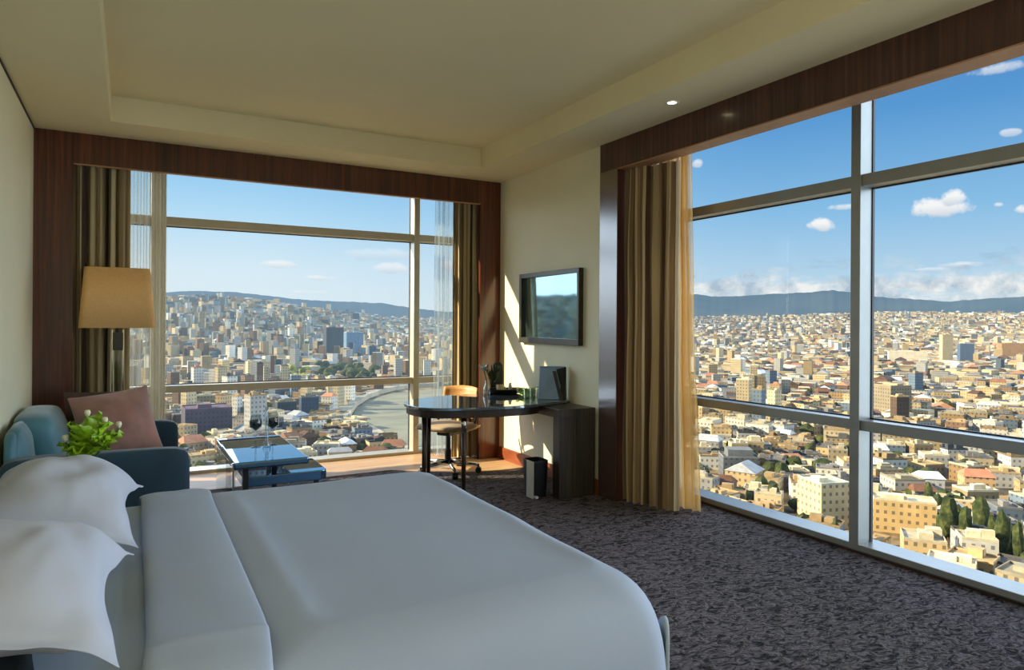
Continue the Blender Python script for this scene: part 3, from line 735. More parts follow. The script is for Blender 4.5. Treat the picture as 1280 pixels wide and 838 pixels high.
dl = thing('desk_plant', 'small dark leafy plant behind the desk tray', 'plant', (3.0, 5.77, T))
build('pot', MB().lathe([(.03, 0), (.04, .05), (.042, .06), (.036, .06), (0, .05)], (3.0, 5.77, T), 18), 'olive_dark', dl, smooth=True)
build('leaves', lf, 'stem', dl, smooth=True)
gb = thing('glass_bowl', 'green leaf-shaped glass bowl on the desk beside the blue folder', 'bowl', (3.28, 5.56, T))
def bowl(u, v):
    a = 2*PI*u; r = .03+.09*v; return (3.27+r*cos(a)*1.0, 5.55+r*sin(a)*.75, T+.003+.05*v*v+.018*v*sin(3*a+1))
build('bowl_body', MB().grid(bowl, 30, 8), 'green_glass', gb, smooth=True, solid=.005, weld=True)
lf2 = MB()
for k in range(5):
    a = .3+k*1.25; leaf(lf2, (3.27, 5.55, T+.02), (cos(a), .7*sin(a), .35), .10, .022, .1)
build('leaf_cutting', lf2, 'leaf', gb, smooth=True)
for lab, x, y in (('short clear tumbler at the front of the desk, left of the two', 3.10, 5.28), ('short clear tumbler at the front of the desk, right of the two', 3.21, 5.36)):
    g = thing('tumbler', lab, 'glass', (x, y, T))
    build('tumbler_body', MB().lathe([(.028, 0), (.03, .004), (.034, .085), (.031, .085), (.027, .012), (0, .01)], (x, y, T), 22), 'clear', g, smooth=True)

# waste bin
bn = thing('waste_bin', 'black waste bin with a silver edge standing by the console', 'waste bin', (2.94, 4.87, 0))
b0 = rrect(2.87, 3.01, 4.785, 4.945, .03, 4); b1 = rrect(2.862, 3.02, 4.775, 4.955, .03, 4)
build('bin_body', MB().rings([[(x, y, .004) for x, y in b0], [(x, y, .29) for x, y in b1]], True, False), 'black', bn, smooth=False)
build('rim', MB().rings([[(x, y, .285) for x, y in b1], [(x, y, .30) for x, y in b1], [(2.941+(x-2.941)*.9, 4.865+(y-4.865)*.9, .30) for x, y in b1], [(2.941+(x-2.941)*.9, 4.865+(y-4.865)*.9, .27) for x, y in b1]], False, False), 'dark_steel', bn)
build('liner', MB().prism([(2.941+(x-2.941)*.88, 4.865+(y-4.865)*.88) for x, y in b1], .25, .262), 'black', bn)
build('silver_edge', MB().box(2.857, 2.868, 4.765, 4.87, .0, .30), 'frame', bn, bevel=.003)
build('pedal', MB().box(2.875, 2.90, 4.745, 4.785, .004, .02), 'white', bn, bevel=.003)

# desk chair (local frame: faces -Y)
ch = thing('desk_chair', 'swivel desk chair with honey wood shell and beige seat behind the desk', 'chair', (2.65, 5.99, 0), math.radians(-58))
def L(name, mb, mat, **kw): return build(name, mb, mat, kw.pop('parent', ch), world=False, **kw)
def seat(u, v):
    a = 2*u-1; b = 2*v-1; x = .235*a*(1-.06*b*b); y = .225*b; z = .405+.012*a*a+.018*b*b
    return (x, y, z)
L('seat_shell', MB().grid(seat, 12, 12), 'tan_wood', smooth=True, solid=.014)
sc_ = softbox(-.225, .225, -.235, .20, .415, .475, .012, rr_=.028); L('seat_cushion', sc_, 'beige', smooth=True, sub=1)
def backr(u, v):
    a = (u-.5)*1.5; r = .30; return (r*sin(a)*.95, -.03+r*cos(a)-.04+.06*v, .50+.29*v+.015*cos(a*2)*v)
L('backrest', MB().grid(backr, 16, 8), 'tan_wood', smooth=True, solid=.018)
L('back_support', MB().tube([(0, .10, .40), (0, .22, .41), (0, .262, .47), (0, .262, .6)], .014), 'dark_leg', smooth=True)
for s in (-1, 1): L('arm_support', MB().tube([(.2*s, .12, .42), (.235*s, .20, .62)], .013), 'dark_leg', smooth=True)
L('mechanism', MB().box(-.07, .07, -.09, .11, .36, .398), 'black', bevel=.008)
L('column', MB().cyl((0, 0, .09), (0, 0, .37), .024).cyl((0, 0, .09), (0, 0, .22), .032), 'dark_steel', smooth=False)
for k in range(5):
    a = 2*PI*k/5+.5; d = Vector((cos(a), sin(a), 0)); e = d*.29
    base = L('base_arm', MB().cyl((d.x*.02, d.y*.02, .105), (e.x, e.y, .08), .022, .014, 10), 'chrome', smooth=True)
    c0 = e; s_ = Vector((-d.y, d.x, 0))
    L('caster', MB().cyl((c0.x-s_.x*.025, c0.y-s_.y*.025, .029), (c0.x+s_.x*.025, c0.y+s_.y*.025, .029), .028, .028, 18).cyl((c0.x, c0.y, .03), (c0.x, c0.y, .085), .008), 'black', parent=base)

# ------------------------------------------------------------------ television
tv = thing('television', 'wall-mounted television in a bronze frame reflecting the window', 'television', (XR-.03, 5.38, 1.23))
ty0, ty1, tz0, tz1 = 4.862, 5.895, 1.232, 1.905
fr = MB().box(XR-.05, XR-.001, ty0, ty1, tz0, tz0+.055).box(XR-.05, XR-.001, ty0, ty1, tz1-.045, tz1).box(XR-.05, XR-.001, ty0, ty0+.03, tz0+.055, tz1-.045).box(XR-.05, XR-.001, ty1-.045, ty1, tz0+.055, tz1-.045)
build('frame', fr, 'tv_frame', tv, bevel=.003)
ya, yb, za, zb = ty0+.03, ty1-.045, tz0+.055, tz1-.045
build('screen', MB().add([(XR-.036, ya, za), (XR-.004, yb, za), (XR-.017, yb, zb), (XR-.049, ya, zb)], [(0, 1, 2, 3)]), 'tv_glass', tv, solid=.003)

# ------------------------------------------------------------------ the city below
GZ = -85.0
def lerp_tab(tab, x):
    if x <= tab[0][0]: return tab[0][1:]
    for a, b in zip(tab[:-1], tab[1:]):
        if x <= b[0]:
            f = (x-a[0])/(b[0]-a[0]); return tuple(p+(q-p)*f for p, q in zip(a[1:], b[1:]))
    return tab[-1][1:]
# bearing (as photo column), skyline row of the built-up ground, distance of that ridge
RIDGE = [(100, 372, 3000), (200, 373, 3000), (250, 371, 3000), (310, 375, 3100), (370, 383, 3300), (430, 391, 3900), (490, 398, 4800), (560, 401, 6000), (700, 398, 6500), (870, 396, 6500), (1000, 394, 6500), (1100, 390, 6500), (1280, 391, 6500), (1500, 391, 6500)]
def terrain(x, y):
    d = math.hypot(x, y); a = math.atan2(x, y)-YAW; a = max(-1.0, min(1.0, a))
    px = 640+F_PX*math.tan(a); ry, rd = lerp_tab(RIDGE, px)
    q = ray(px, ry); zr = EYE+q.z*rd/math.hypot(q.x, q.y)
    s = (d-rd*.33)/(rd*.67); s = max(0, min(1, s)); s = s*s*(1.6-.6*s)
    if d > rd: s = max(0.0, 1-(d-rd)/3000)
    n = 10*noise.noise(Vector((x*.0016, y*.0016, 3)))*s if d < rd else 0
    return GZ+(zr-GZ)*s+n
NA, ND = 200, 70
def tfn(u, v):
    a = math.radians(-62+160*u); d = 60*(9500/60)**v; x, y = d*sin(a), d*cos(a)
    return (x, y, terrain(x, y))
struct('city_ground', MB().grid(tfn, NA, ND), 'ground', 'hazy city ground rising to a built-up hill on the left', 'ground', smooth=True)
def range_(name, tab, dist, mat, label):
    mb = MB(); n = 620; vs = []
    for j in range(2):
        for i in range(n+1):
            px = tab[0][0]+(tab[-1][0]-tab[0][0])*i/n; (ry,) = lerp_tab(tab, px)
            ry += 1.2*noise.noise(Vector((px*.04, 1, dist)))+.7*noise.noise(Vector((px*.13, 2, dist)))
            q = ray(px, ry); dd = dist*(1 if j else .72); h = math.hypot(q.x, q.y)
            vs.append((q.x/h*dd, q.y/h*dd, (EYE+q.z/h*dist) if j else -260))
    mb.add(vs, [(i, i+1, n+2+i, n+1+i) for i in range(n)])
    struct(name, mb, mat, label, 'mountains', smooth=True)
range_('mountain_range', [(-2600, 372), (-600, 368), (60, 372), (200, 366), (240, 363.5), (300, 366), (345, 371), (380, 375), (420, 377), (450, 378), (478, 379), (500, 383), (545, 389), (640, 396)], 14000, 'mountain_l', 'blue mountain ridge behind the hillside city')
range_('mountain_range', [(640, 390), (780, 376), (870, 368), (900, 371), (935, 370), (960, 368), (1000, 366), (1040, 363), (1065, 366), (1095, 371), (1140, 374), (1180, 377), (1215, 375), (1240, 373), (1280, 371), (1420, 370)], 15000, 'mountain', 'blue mountain range on the horizon of the flat city')

# river
def gpoly(pts, dz): return [(ground(x, y, GZ+dz).x, ground(x, y, GZ+dz).y) for x, y in pts]
RIV = [(620, 487), (545, 487), (510, 489), (490, 492), (472, 497), (458, 503), (446, 511), (440, 521), (446, 529), (458, 535), (470, 543), (482, 551), (494, 559), (512, 566), (560, 584), (640, 610)]
rp = gpoly(RIV, .6); 
struct('river', MB().add([(x, y, GZ+.9) for x, y in rp], [tuple(range(len(rp)))]), 'river', 'pale grey green river bending round the old town', 'river')
def inside(poly, x, y):
    c = False; j = len(poly)-1
    for i in range(len(poly)):
        xi, yi = poly[i]; xj, yj = poly[j]
        if (yi > y) != (yj > y) and x < (xj-xi)*(y-yi)/(yj-yi)+xi: c = not c
        j = i
    return c
def strip(pts, w0, w1, dz0, dz1):
    P = [ground(x, y, GZ) for x, y in pts]; mb = MB(); vs = []
    for i, p in enumerate(P):
        d = (P[min(i+1, len(P)-1)]-P[max(i-1, 0)]).normalized(); n = Vector((-d.y, d.x, 0))
        for o in (w0, w1): vs.append(tuple(p+n*o+Vector((0, 0, dz1))))
        for o in (w0, w1): vs.append(tuple(p+n*o+Vector((0, 0, dz0))))
    for i in range(len(P)-1):
        a, b = i*4, i*4+4
        mb.add([], []); 
        mb.f += [(a, a+1, b+1, b), (a, b, b+2, a+2), (a+1, a+3, b+3, b+1)]
    mb.v = vs; return mb
struct('embankment', strip([(545, 483), (510, 485), (488, 488), (468, 493), (452, 499), (438, 508), (430, 519), (428, 527)], -7, 7, -2, 5), 'road', 'pale embankment road along the far side of the river bend', 'road')
struct('embankment', strip([(440, 528), (456, 538), (470, 546), (482, 554), (496, 562), (520, 572)], -5, 5, -2, 4), 'road', 'pale embankment road along the near side of the river bend', 'road')

rc = random.Random(77)
PAL = [('cream', (214, 194, 150)), ('sand', (196, 170, 122)), ('pale grey', (188, 186, 176)), ('white', (232, 226, 206)), ('brown', (128, 100, 74)), ('blue grey', (112, 128, 140)), ('ochre', (184, 148, 98))]
PW = [.28, .22, .16, .15, .07, .07, .05]
ROOFS = [('flat grey', (128, 124, 116)), ('flat pale', (206, 192, 158)), ('flat sand', (178, 152, 108)), ('orange tiled', (186, 130, 96)), ('white metal', (214, 216, 212)), ('brown tiled', (120, 84, 62)), ('flat dark', (70, 72, 74))]
RW = [.20, .32, .29, .03, .04, .05, .07]
def jit(c, k=.12):
    f = .92+rc.uniform(-k, k)*1.5; return rgb(*[max(0, min(255, v*f)) for v in c])
def bld(mw, mr, x, y, z, w, d, h, rot, wc, rcol, kind, detail=1):
    """walls into mw, roof into mr; world coordinates"""
    ca, sa = cos(rot), sin(rot)
    def P(a, b, c): return (x+a*ca-b*sa, y+a*sa+b*ca, z+c)
    hw, hd = w/2, d/2
    q = [(-hw, -hd), (hw, -hd), (hw, hd), (-hw, hd)]; z0 = -6
    vs = [P(a, b, z0) for a, b in q]+[P(a, b, h) for a, b in q]; fs = []; us = []; run = 0
    for i in range(4):
        j = (i+1) % 4; ln = w if i % 2 == 0 else d
        fs.append((i, j, 4+j, 4+i)); us.append([(run, z0), (run+ln, z0), (run+ln, h), (run, h)]); run += ln
    mw.add(vs, fs, us, wc)
    if kind == 'gable':
        r = min(w, d)*.28; o = .5
        e = [P(-hw-o, -hd-o, h-.2), P(hw+o, -hd-o, h-.2), P(hw+o, hd+o, h-.2), P(-hw-o, hd+o, h-.2), P(-hw*.75, 0, h+r), P(hw*.75, 0, h+r)]
        mr.add(e, [(0, 1, 5, 4), (1, 2, 5), (2, 3, 4, 5), (3, 0, 4)], None, rcol)
    elif detail == 0:
        mr.add([P(a, b, h) for a, b in q], [(0, 1, 2, 3)], None, rcol)
    else:
        t = .35; p = .9
        o = [P(a, b, h+p) for a, b in q]+[P(a*(1-t/hw), b*(1-t/hd), h+p) for a, b in q]+[P(a*(1-t/hw), b*(1-t/hd), h+.1) for a, b in q]+[P(a, b, h-.1) for a, b in q]
        f = [(8, 9, 10, 11)]
        for i in range(4):
            j = (i+1) % 4; f += [(i, j, 4+j, 4+i), (4+i, 4+j, 8+j, 8+i), (12+i, 12+j, j, i)]
        mr.add(o, f, None, rcol)
        for k in range(rc.choice((1, 2, 2, 3))):
            a0 = rc.uniform(-.55, .35)*hw; b0 = rc.uniform(-.55, .35)*hd; ww = hw*rc.uniform(.18, .4); dd = hd*rc.uniform(.18, .4); hh = rc.uniform(1.4, 3.2)
            bq = [(a0-ww, b0-dd), (a0+ww, b0-dd), (a0+ww, b0+dd), (a0-ww, b0+dd)]
            bv = [P(a, b, h) for a, b in bq]+[P(a, b, h+hh) for a, b in bq]
            mr.add(bv, [(0, 1, 5, 4), (1, 2, 6, 5), (2, 3, 7, 6), (3, 0, 4, 7), (4, 5, 6, 7)], None, tuple(min(1, c*1.15) for c in rcol[:3])+(1,))
def region(px, py):
    if px < 700: return 'above the middle bar of the back window' if py < 484 else 'below the middle bar of the back window'
    mid = 500+(px-870)*.14
    return ('upper' if py < mid else 'lower')+(' left' if px < 1066 else ' right')+' pane of the right window'

KEEP = []      # screen zones reserved for landmarks (ground positions)
def landmark(label, px0, px1, ytop, ybase, wall, roof, depth=1.0, turn=.25, kind='flat', cap=None, cat='building', parts=()):
    g = ground((px0+px1)/2, ybase, GZ); k = g.x*fw.x+g.y*fw.y
    for _ in range(8):
        zt = terrain(g.x, g.y); g = ground((px0+px1)/2, ybase, min(zt, -8)); k = g.x*fw.x+g.y*fw.y
    w = (px1-px0)/F_PX*k; h = (ybase-ytop)/F_PX*k
    ang = math.atan2(g.x, g.y); rot = -ang+turn
    w2 = w/(abs(cos(turn))+depth*abs(sin(turn))); d2 = w2*depth
    c = g+Vector((sin(ang), cos(ang), 0))*d2*.5
    root = thing('building', label, cat, (c.x, c.y, g.z))
    mw, mr = MB(), MB(); bld(mw, mr, c.x, c.y, g.z, w2, d2, h, rot, rgb(*wall), rgb(*roof), kind)
    build('walls', mw, 'facade', root); build('roof', mr, 'roof', root)
    if cap:
        cw, chh, cc = cap; m2, m3 = MB(), MB(); bld(m2, m3, c.x, c.y, g.z+h, w2*cw, d2*cw, chh*h, rot, rgb(*cc), rgb(*cc), 'flat', 0)
        m2.v += [] ; build('roof_block', m2.add(m3.v, m3.f, None, rgb(*cc)), 'roof', root)
    KEEP.append((c.x, c.y, max(w2, d2)*.75+9))
    return root
landmark('tall dark tower block beside the blue glass tower in the hazy centre', 404, 429, 410, 447, (70, 72, 82), (90, 90, 92), .8)
landmark('blue glass office tower right of the dark tower', 428, 454, 416, 446, (120, 150, 176), (150, 168, 180), .7, .35)
landmark('slim sand tower with a dark cap rising behind the glass tower', 437, 450, 400, 424, (190, 172, 140), (60, 60, 66), .9, .3, cap=(.8, .35, (56, 58, 64)))
landmark('narrow dark blue block at the right foot of the glass tower', 460, 470, 433, 458, (74, 92, 116), (110, 118, 126), .8)
landmark('dark blue office block left of the city centre', 310, 327, 419, 437, (66, 88, 110), (120, 126, 130), .8)
landmark('dark block behind a pale tower at the left of the hillside', 256, 276, 407, 423, (78, 86, 96), (120, 120, 118), .7)
landmark('slim cream tower standing left of the dark blue office block', 290, 297, 405, 435, (214, 196, 160), (190, 176, 150), .9)
landmark('slim dark spire tower on the hillside skyline', 347, 354, 380, 418, (74, 82, 92), (70, 74, 80), .9)
landmark('pale cream slab block above the middle bar of the back window', 307, 318, 453, 481, (226, 204, 160), (200, 182, 146), 1.2, .3)
landmark('cream apartment slab just right of the pale slab block', 320, 337, 453, 480, (202, 180, 138), (186, 170, 138), 1.0, .3)
landmark('large dull purple warehouse at the lower left of the back window', 228, 288, 512, 548, (92, 80, 92), (108, 88, 98), .9, .12)
landmark('long pale roofed hall behind the purple warehouse', 228, 254, 498, 508, (196, 180, 150), (214, 198, 164), .6, .2)
landmark('dark blue grey block below the middle bar near the river', 374, 398, 497, 527, (62, 76, 92), (128, 120, 104), .7, .2)
landmark('dark office block left of the blue grey block near the river', 344, 370, 503, 524, (72, 80, 88), (150, 138, 112), .7, .2)
landmark('tall sand slab tower in the upper right pane', 1175, 1190, 419, 458, (212, 192, 150), (196, 178, 140), .7, .45)
landmark('blue grey office block right of the sand slab tower', 1198, 1216, 430, 456, (94, 114, 138), (150, 158, 164), .7, .3)
landmark('long white low block in the upper right pane', 1112, 1156, 440, 455, (232, 222, 196), (214, 204, 178), .4, .1)
landmark('white apartment pair far off at the right edge', 1221, 1257, 413, 426, (230, 216, 180), (210, 198, 168), .4, .1)
landmark('ochre brown apartment block at the right edge of the upper right pane', 1250, 1278, 430, 451, (176, 138, 96), (170, 140, 104), .6, .3)
landmark('big dark sided block with a sunlit left wall beside the mullion', 1090, 1136, 483, 526, (150, 136, 108), (168, 150, 118), 1.1, .75)
landmark('large cream cube building at the foot of the lower left pane', 998, 1060, 606, 662, (224, 200, 150), (206, 200, 172), 1.2, .62)
landmark('blue grey flat block in the lower left pane with terraced roof', 898, 948, 573, 600, (108, 112, 112), (140, 138, 126), .8, .2, cap=(.7, .35, (120, 122, 118)))
landmark('white shed with a bright metal roof in the lower right pane', 1142, 1178, 598, 618, (206, 204, 196), (228, 230, 228), .8, .3, 'gable')
landmark('orange roofed house in the middle of the lower right pane', 1200, 1240, 596, 618, (212, 176, 128), (200, 132, 96), .8, .3, 'gable')
landmark('long sand terrace with flat roof at the bottom of the lower right pane', 1092, 1165, 628, 668, (216, 182, 122), (222, 206, 170), .5, .12)

cands = []
def ring(d0, d1, cell, hf, rot0, dens=1.0, prob=.92):
    n = int(d1/cell)+1
    cr, sr = cos(rot0), sin(rot0)
    for i in range(-n, n+1):
        for j in range(-n, n+1):
            X = (i+rc.uniform(-.22, .22))*cell; Y = (j+rc.uniform(-.22, .22))*cell
            x = X*cr-Y*sr; y = X*sr+Y*cr; d = math.hypot(x, y)
            if d < d0 or d >= d1: continue
            a = math.degrees(math.atan2(x, y))
            if a < -46 or a > 73 or 31.5 < a < 37.5 and d > 900: continue
            if a < -6 and rc.random() < .6: continue
            if y < 8 and a > 0 or rc.random() > prob: continue
            if any((x-p)**2+(y-q)**2 < r*r for p, q, r in KEEP): continue
            if d < 1800 and (inside(RP2, x, y)): continue
            cands.append((x, y, d, cell, a))
RP2 = [(rp_[0], rp_[1]) for rp_ in gpoly([(640, 482), (545, 482), (508, 484), (480, 489), (458, 495), (440, 504), (430, 516), (432, 528), (446, 536), (466, 550), (488, 564), (520, 580), (640, 625)], 0)]
ring(150, 520, 16.5, 1, .3); ring(520, 1100, 19, 1, .55); ring(1100, 2600, 25, 1, .2); ring(2600, 6400, 48, 1, .7)
WOODS = gpoly([(383, 478), (392, 464), (420, 457), (450, 458), (474, 466), (474, 480)], 0)
PARK = gpoly([(350, 480), (358, 466), (378, 460), (388, 466), (386, 480)], 0)
recs = []
for x, y, d, cell, a in cands:
    if inside(WOODS, x, y) or inside(PARK, x, y): continue
    left = a < 30
    blockn = noise.noise(Vector((x*.004, y*.004, 7)))
    fac = rc.uniform(.6, .98)
    w = cell*fac; dd = cell*rc.uniform(.45, .95)
    if d > 2600: w *= .8; dd *= .6
    h = rc.uniform(4, 11) if d < 520 else rc.uniform(5, 14)
    if 600 < d < 2600 and left and rc.random() < .22+.4*blockn: h = rc.uniform(16, 36); w *= .62; dd *= .62
    elif d > 520 and rc.random() < .04: h = rc.uniform(18, 34); w *= .7; dd *= .6
    wi = rc.choices(range(len(PAL)), PW)[0]; ri = rc.choices(range(len(ROOFS)), RW)[0]
    if left and rc.random() < .25: wi = rc.choice((2, 5, 4))
    kind = 'gable' if ROOFS[ri][0].split()[-1] in ('tiled', 'metal') and h < 20 else 'flat'
    rot = rc.choice((.3, .55, .2, .7))+.35*blockn*4+rc.choice((0, PI/2))
    z = terrain(x, y)
    pb_ = proj((x, y, z)); pt_ = proj((x, y, z+h))
    area = 0
    if pb_ and pt_:
        px, py = pt_[0], (pb_[1]+pt_[1])/2
        vis = (212 < px < 505 and 365 < py < 580) or (880 < px < 1275 and 385 < py < 605+(px-878)*.29-6)
        if 285 < px < 405 and py > 545: vis = False
        if 500 < px: vis = vis and px > 880
        if vis:
            k = pb_[2]; area = (w*F_PX/k)*((pb_[1]-pt_[1])+dd*F_PX/k*abs(z)/d)
    recs.append((area, x, y, z, w, dd, h, rot, wi, ri, kind, d))
recs.sort(key=lambda r: -r[0])
NIND = 272
mw_all, mr_all = MB(), MB()
for n, (area, x, y, z, w, dd, h, rot, wi, ri, kind, d) in enumerate(recs):
    wc, rcol = jit(PAL[wi][1]), jit(ROOFS[ri][1])
    if n < NIND and area > 0:
        p = proj((x, y, z+h*.5)); size = 'tall' if h > 17 else ('low' if h < 9 else 'mid-height')
        lab = '%s %s building with %s roof, %s' % (size, PAL[wi][0], ROOFS[ri][0], region(p[0], p[1]))
        root = thing('building', lab, 'building', (x, y, z), 0, lab.replace(' building', ' buildings'))
        a_, b_ = MB(), MB(); bld(a_, b_, x, y, z, w, dd, h, rot, wc, rcol, kind)
        build('walls', a_, 'facade', root, fixn=False); build('roof', b_, 'roof', root, fixn=False)
    else:
        bld(mw_all, mr_all, x, y, z, w, dd, h, rot, wc, rcol, kind, 1 if d < 700 else 0)
ct_ = thing('distant_city', 'hazy mass of small distant buildings filling the city to the horizon', 'buildings'); ct_['kind'] = 'stuff'
build('walls', mw_all, 'facade', ct_, fixn=False)['kind'] = 'stuff'; build('roofs', mr_all, 'roof', ct_, fixn=False)['kind'] = 'stuff'

# trees
def blob(mb, x, y, z, r, h, seed, sub=2):
    bm = bmesh.new(); bmesh.ops.create_icosphere(bm, subdivisions=sub, radius=1); vs = []
    for v in bm.verts:
        k = 1+.32*noise.noise(v.co*2.1+Vector((seed, 0, 0)))+.16*noise.noise(v.co*5+Vector((0, seed, 0)))
        vs.append((x+v.co.x*r*k, y+v.co.y*r*k, z+h*.5+v.co.z*h*.5*k))
    bm.verts.index_update(); fs = [tuple(v.index for v in f.verts) for f in bm.faces]; bm.free(); mb.add(vs, fs)
def tree(px, py, r, h, mat, label, group, z=None):
    g = ground(px, py, GZ); t_ = thing('tree', label, 'tree', (g.x, g.y, GZ), 0, group)
    m = MB(); blob(m, g.x, g.y, GZ+h*.18, r, h*.82, px*.37+py, 2); build('crown', m, mat, t_, smooth=False, fixn=False)
    build('trunk', MB().cyl((g.x, g.y, GZ-1), (g.x, g.y, GZ+h*.4), .5, .3, 7), 'trunk', t_)
for k in range(26):
    tree(rc.uniform(390, 470), rc.uniform(462, 479), rc.uniform(7, 11), rc.uniform(12, 18), 'tree', 'dark green tree in the wooded patch before the dark tower', 'trees of the dark wooded patch')
for k in range(10):
    tree(rc.uniform(356, 385), rc.uniform(466, 480), rc.uniform(6, 10), rc.uniform(10, 16), 'tree_y', 'yellow green tree in the small park left of the dark wood', 'yellow green park trees')
for k, (px, py, h) in enumerate([(1160, 648, 20), (1172, 655, 16), (1186, 676, 22), (1198, 668, 15), (1206, 690, 21), (1226, 684, 24), (1240, 700, 20), (1252, 708, 25), (1262, 702, 17), (1272, 716, 22), (1150, 662, 13), (1216, 704, 15)]):
    tree(px, py, 1.7+.7*(k % 3), h*.82, 'tree', 'olive green tree among the houses at the foot of the lower right pane', 'trees at the foot of the lower right pane')
tree(1030, 600, 6, 12, 'tree', 'round dark tree beside the large cream cube building', None)
tr_ = []
for k in range(900):
    a = math.radians(rc.uniform(-4, 70)); d = 170*(3600/170)**rc.random()**.8; x, y = d*sin(a), d*cos(a)
    if inside(RP2, x, y) and d < 1800: continue
    r = rc.uniform(2.2, 4.2)*(1+d/1800); h = rc.uniform(6, 12); z = terrain(x, y); p = proj((x, y, z+h*.6)); area = 0
    if p and ((212 < p[0] < 505 and 390 < p[1] < 572) or (880 < p[0] < 1275 and 392 < p[1] < 600+(p[0]-878)*.29)) and not (285 < p[0] < 405 and p[1] > 540): area = r*h/p[2]**2
    tr_.append((area, x, y, z, r, h, k, p))
tr_.sort(key=lambda q: -q[0]); mt_ = MB()
for n, (area, x, y, z, r, h, k, p) in enumerate(tr_):
    if n < 230 and area > 0:
        lab = ('tall' if h > 9 else 'small')+' dark green street tree between houses, '+region(p[0], p[1])
        t_ = thing('tree', lab, 'tree', (x, y, z), 0, lab.replace(' tree ', ' trees '))
        m = MB(); blob(m, x, y, z+h*.15, r, h*.85, k*.77, 2 if n < 80 else 1); build('crown', m, 'tree', t_, fixn=False)
        build('trunk', MB().cyl((x, y, z-1), (x, y, z+h*.4), .35, .22, 6), 'trunk', t_, fixn=False)
    else: blob(mt_, x, y, z, r, h, k*.77, 1)
o = build('street_trees', mt_, 'tree', None, fixn=False); tag(o, 'tiny dark trees scattered between the most distant houses', 'trees', None, 'stuff')


# ------------------------------------------------------------------ lights
def sunlamp(name, travel, strength, col, angle):
    l = bpy.data.lights.new(name, 'SUN'); l.energy = strength; l.color = col; l.angle = math.radians(angle)
    o = bpy.data.objects.new(name, l); C.objects.link(o)
    o.rotation_euler = Vector(travel).to_track_quat('-Z', 'Y').to_euler(); o.location = (0, 0, 50); return o
sunlamp('sun', (1, -.458, -.50), 10, (1, .83, .56), .5)
sunlamp('fill_sun_right', (-.92, -.05, -.40), 2.7, (.72, .86, 1), 70)  # unseen wide sun added as fill through the right window
sunlamp('fill_sun_front', (-.78, .50, -.27), 2.5, (.80, .90, 1), 60)  # second added fill sun, brightens the left wall and sofa corner
sunlamp('fill_sun_back', (.42, -.82, -.38), 3.0, (.80, .90, 1), 70)  # fill sun added through the back window to lift the television wall
def arealamp(name, loc, target, sx, sy, e, col):
    l = bpy.data.lights.new(name, 'AREA'); l.shape = 'RECTANGLE'; l.size = sx; l.size_y = sy; l.energy = e; l.color = col
    o = bpy.data.objects.new(name, l); C.objects.link(o); o.location = loc
    o.rotation_euler = (Vector(target)-Vector(loc)).to_track_quat('-Z', 'Y').to_euler(); return o
arealamp('ceiling_fill', (1.3, -1.5, .12), (1.3, -1.4, 3), 3.2, 2.2, 55, (1, .92, .76))  # unseen area lamp added behind the camera to brighten the ceiling

# ------------------------------------------------------------------ sky
wd = bpy.data.worlds.new('sky'); bpy.context.scene.world = wd; wd.use_nodes = True
t = NT.__new__(NT); t.t = wd.node_tree; t.t.nodes.clear(); t.out = t.n('ShaderNodeOutputWorld')
tc = t.n('ShaderNodeTexCoord'); D = tc.outputs['Generated']
sp = t.n('ShaderNodeSeparateXYZ'); t.l(D, sp.inputs[0])
az = t.math('ARCTAN2', sp.outputs[0], sp.outputs[1]); el = t.math('ARCSINE', sp.outputs[2])
g = t.math('MULTIPLY', el, 1/.9, clamp=True)
right = t.ramp(g, [(0, rgb(206, 226, 232)), (.07, rgb(186, 217, 236)), (.17, rgb(138, 192, 230)), (.3, rgb(92, 156, 212)), (.5, rgb(54, 112, 178)), (1, rgb(34, 76, 140))])
left = t.ramp(g, [(0, rgb(230, 242, 243)), (.08, rgb(220, 239, 247)), (.16, rgb(184, 224, 247)), (.24, rgb(142, 201, 241)), (.5, rgb(100, 165, 222)), (1, rgb(60, 110, 180))])
mz = t.n('ShaderNodeMapRange'); mz.inputs[1].default_value = .15; mz.inputs[2].default_value = .85; t.l(az, mz.inputs[0])
sky = t.mix(mz.outputs[0], left, right)
nf, ncol = t.noise(D, 22, 6, .6); nf2, _ = t.noise(D, 70, 4, .6)
def cloud(px, py, w, h, flat=.5, gain=1.0, soft=.35):
    """one cumulus at a bearing and an elevation, angular half-size w by h (pixels at the photo's scale)"""
    global sky
    d = ray(px, py).normalized(); a0 = math.atan2(d.x, d.y); e0 = math.asin(d.z); k = d.dot(fw)/F_PX
    u = t.math('DIVIDE', t.math('SUBTRACT', az, a0), w*k); v = t.math('DIVIDE', t.math('SUBTRACT', el, e0), h*k)
    vm = t.math('ADD', t.math('MULTIPLY', t.math('MAXIMUM', v, 0.0), 1.0), t.math('MULTIPLY', t.math('MINIMUM', v, 0.0), 1.0+flat))
    r2 = t.math('ADD', t.math('MULTIPLY', u, u), t.math('MULTIPLY', vm, vm))
    nn = t.math('ADD', t.math('MULTIPLY', t.math('SUBTRACT', nf, .5), 3.2), t.math('MULTIPLY', t.math('SUBTRACT', nf2, .5), 1.6))
    m = t.math('DIVIDE', t.math('ADD', t.math('SUBTRACT', 1.0, r2), nn), soft*2, clamp=True)
    m = t.math('MULTIPLY', m, t.math('LESS_THAN', r2, 3.0)); m = t.math('MULTIPLY', m, gain)
    tone = t.math('MULTIPLY', t.math('ADD', v, 1.1), .7, clamp=True)
    c = t.mix(tone, rgb(186, 200, 214), rgb(252, 251, 248))
    sky = t.mix(m, sky, c)
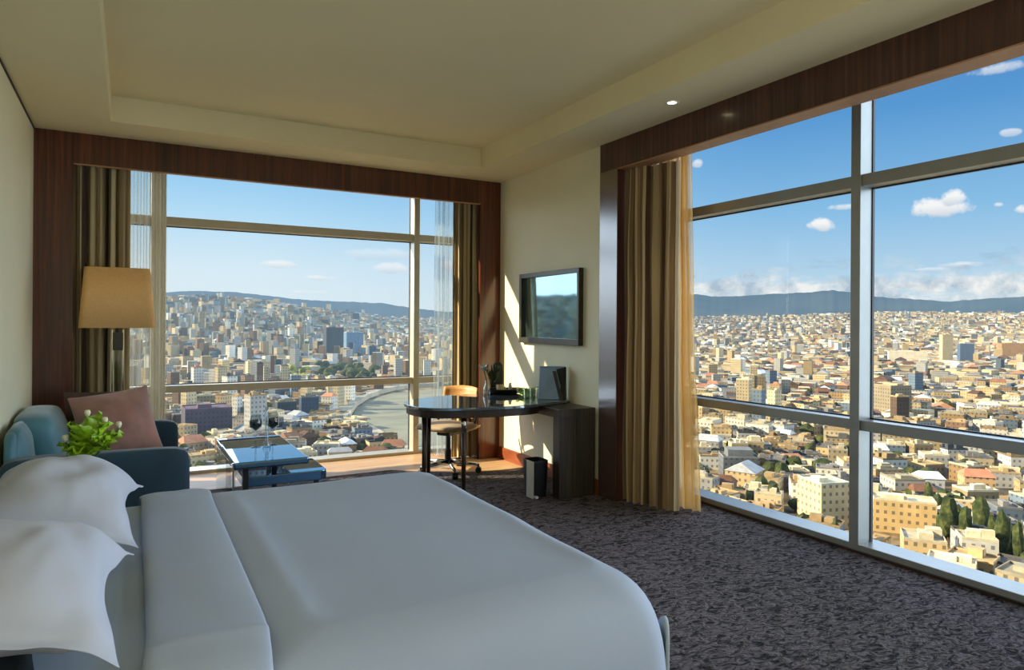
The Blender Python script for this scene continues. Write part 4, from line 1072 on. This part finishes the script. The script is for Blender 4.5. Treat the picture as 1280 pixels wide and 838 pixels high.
for a in ((1167, 262, 36, 15), (1190, 249, 14, 12), (1023, 283, 20, 10, .5), (1056, 259, 22, 5, .3, .7), (1250, 86, 42, 8, .2, .6), (1264, 166, 12, 6, .2, .6), (1249, 256, 6, 4, .3, .8), (1278, 262, 10, 8),
          (873, 205, 7, 7, .3, .7), (345, 331, 24, 7, .4, .75), (400, 348, 20, 5, .3, .7), (390, 366, 28, 4, .2, .4), (490, 336, 22, 8, .3, .6), (560, 332, 14, 10, .3, .7), (470, 318, 50, 8, 0, .35),
          (1205, 331, 28, 5, .2, .6), (1165, 337, 20, 3, .2, .5)):
    cloud(*a)
# layered cloud bank over the mountains on the right
vb, _ = t.noise(D, 1, 1)
sc2 = t.n('ShaderNodeVectorMath', operation='MULTIPLY'); t.l(D, sc2.inputs[0]); sc2.inputs[1].default_value = (14, 14, 60)
bn1, _ = t.noise(sc2.outputs[0], 1.0, 6, .62)
def bank(e0, e1, thr, gain, c0, c1):
    global sky
    w = t.math('MULTIPLY', t.math('SUBTRACT', el, e0), 1/(e1-e0)); w2 = t.math('MULTIPLY', t.math('MULTIPLY', w, t.math('SUBTRACT', 1.0, w)), 4.0, clamp=True)
    m = t.math('MULTIPLY', t.math('SUBTRACT', t.math('ADD', bn1, t.math('MULTIPLY', w2, .22)), thr), 7.0, clamp=True)
    m = t.math('MULTIPLY', t.math('MULTIPLY', m, w2), gain)
    m = t.math('MULTIPLY', m, t.math('MULTIPLY', t.math('SUBTRACT', az, .62), 6.0, clamp=True))
    sky = t.mix(m, sky, t.ramp(nf, [(.4, c0), (.58, c1)]))
bank(.018, .075, .56, .95, rgb(176, 194, 208), rgb(250, 248, 242))
bank(.05, .10, .70, .6, rgb(150, 176, 200), rgb(214, 224, 230))

bg = t.n('ShaderNodeBackground'); t.l(sky, bg.inputs[0]); bg.inputs[1].default_value = 1.0
t.l(bg.outputs[0], t.out.inputs[0])

sc = bpy.context.scene
sc.view_settings.view_transform = 'Standard'; sc.view_settings.look = 'None'; sc.view_settings.exposure = 0; sc.view_settings.gamma = 1
sc.cycles.use_denoising = True; sc.cycles.max_bounces = 10; sc.cycles.diffuse_bounces = 5; sc.cycles.transparent_max_bounces = 16
sc.cycles.caustics_reflective = False; sc.cycles.caustics_refractive = False; sc.cycles.sample_clamp_indirect = 6
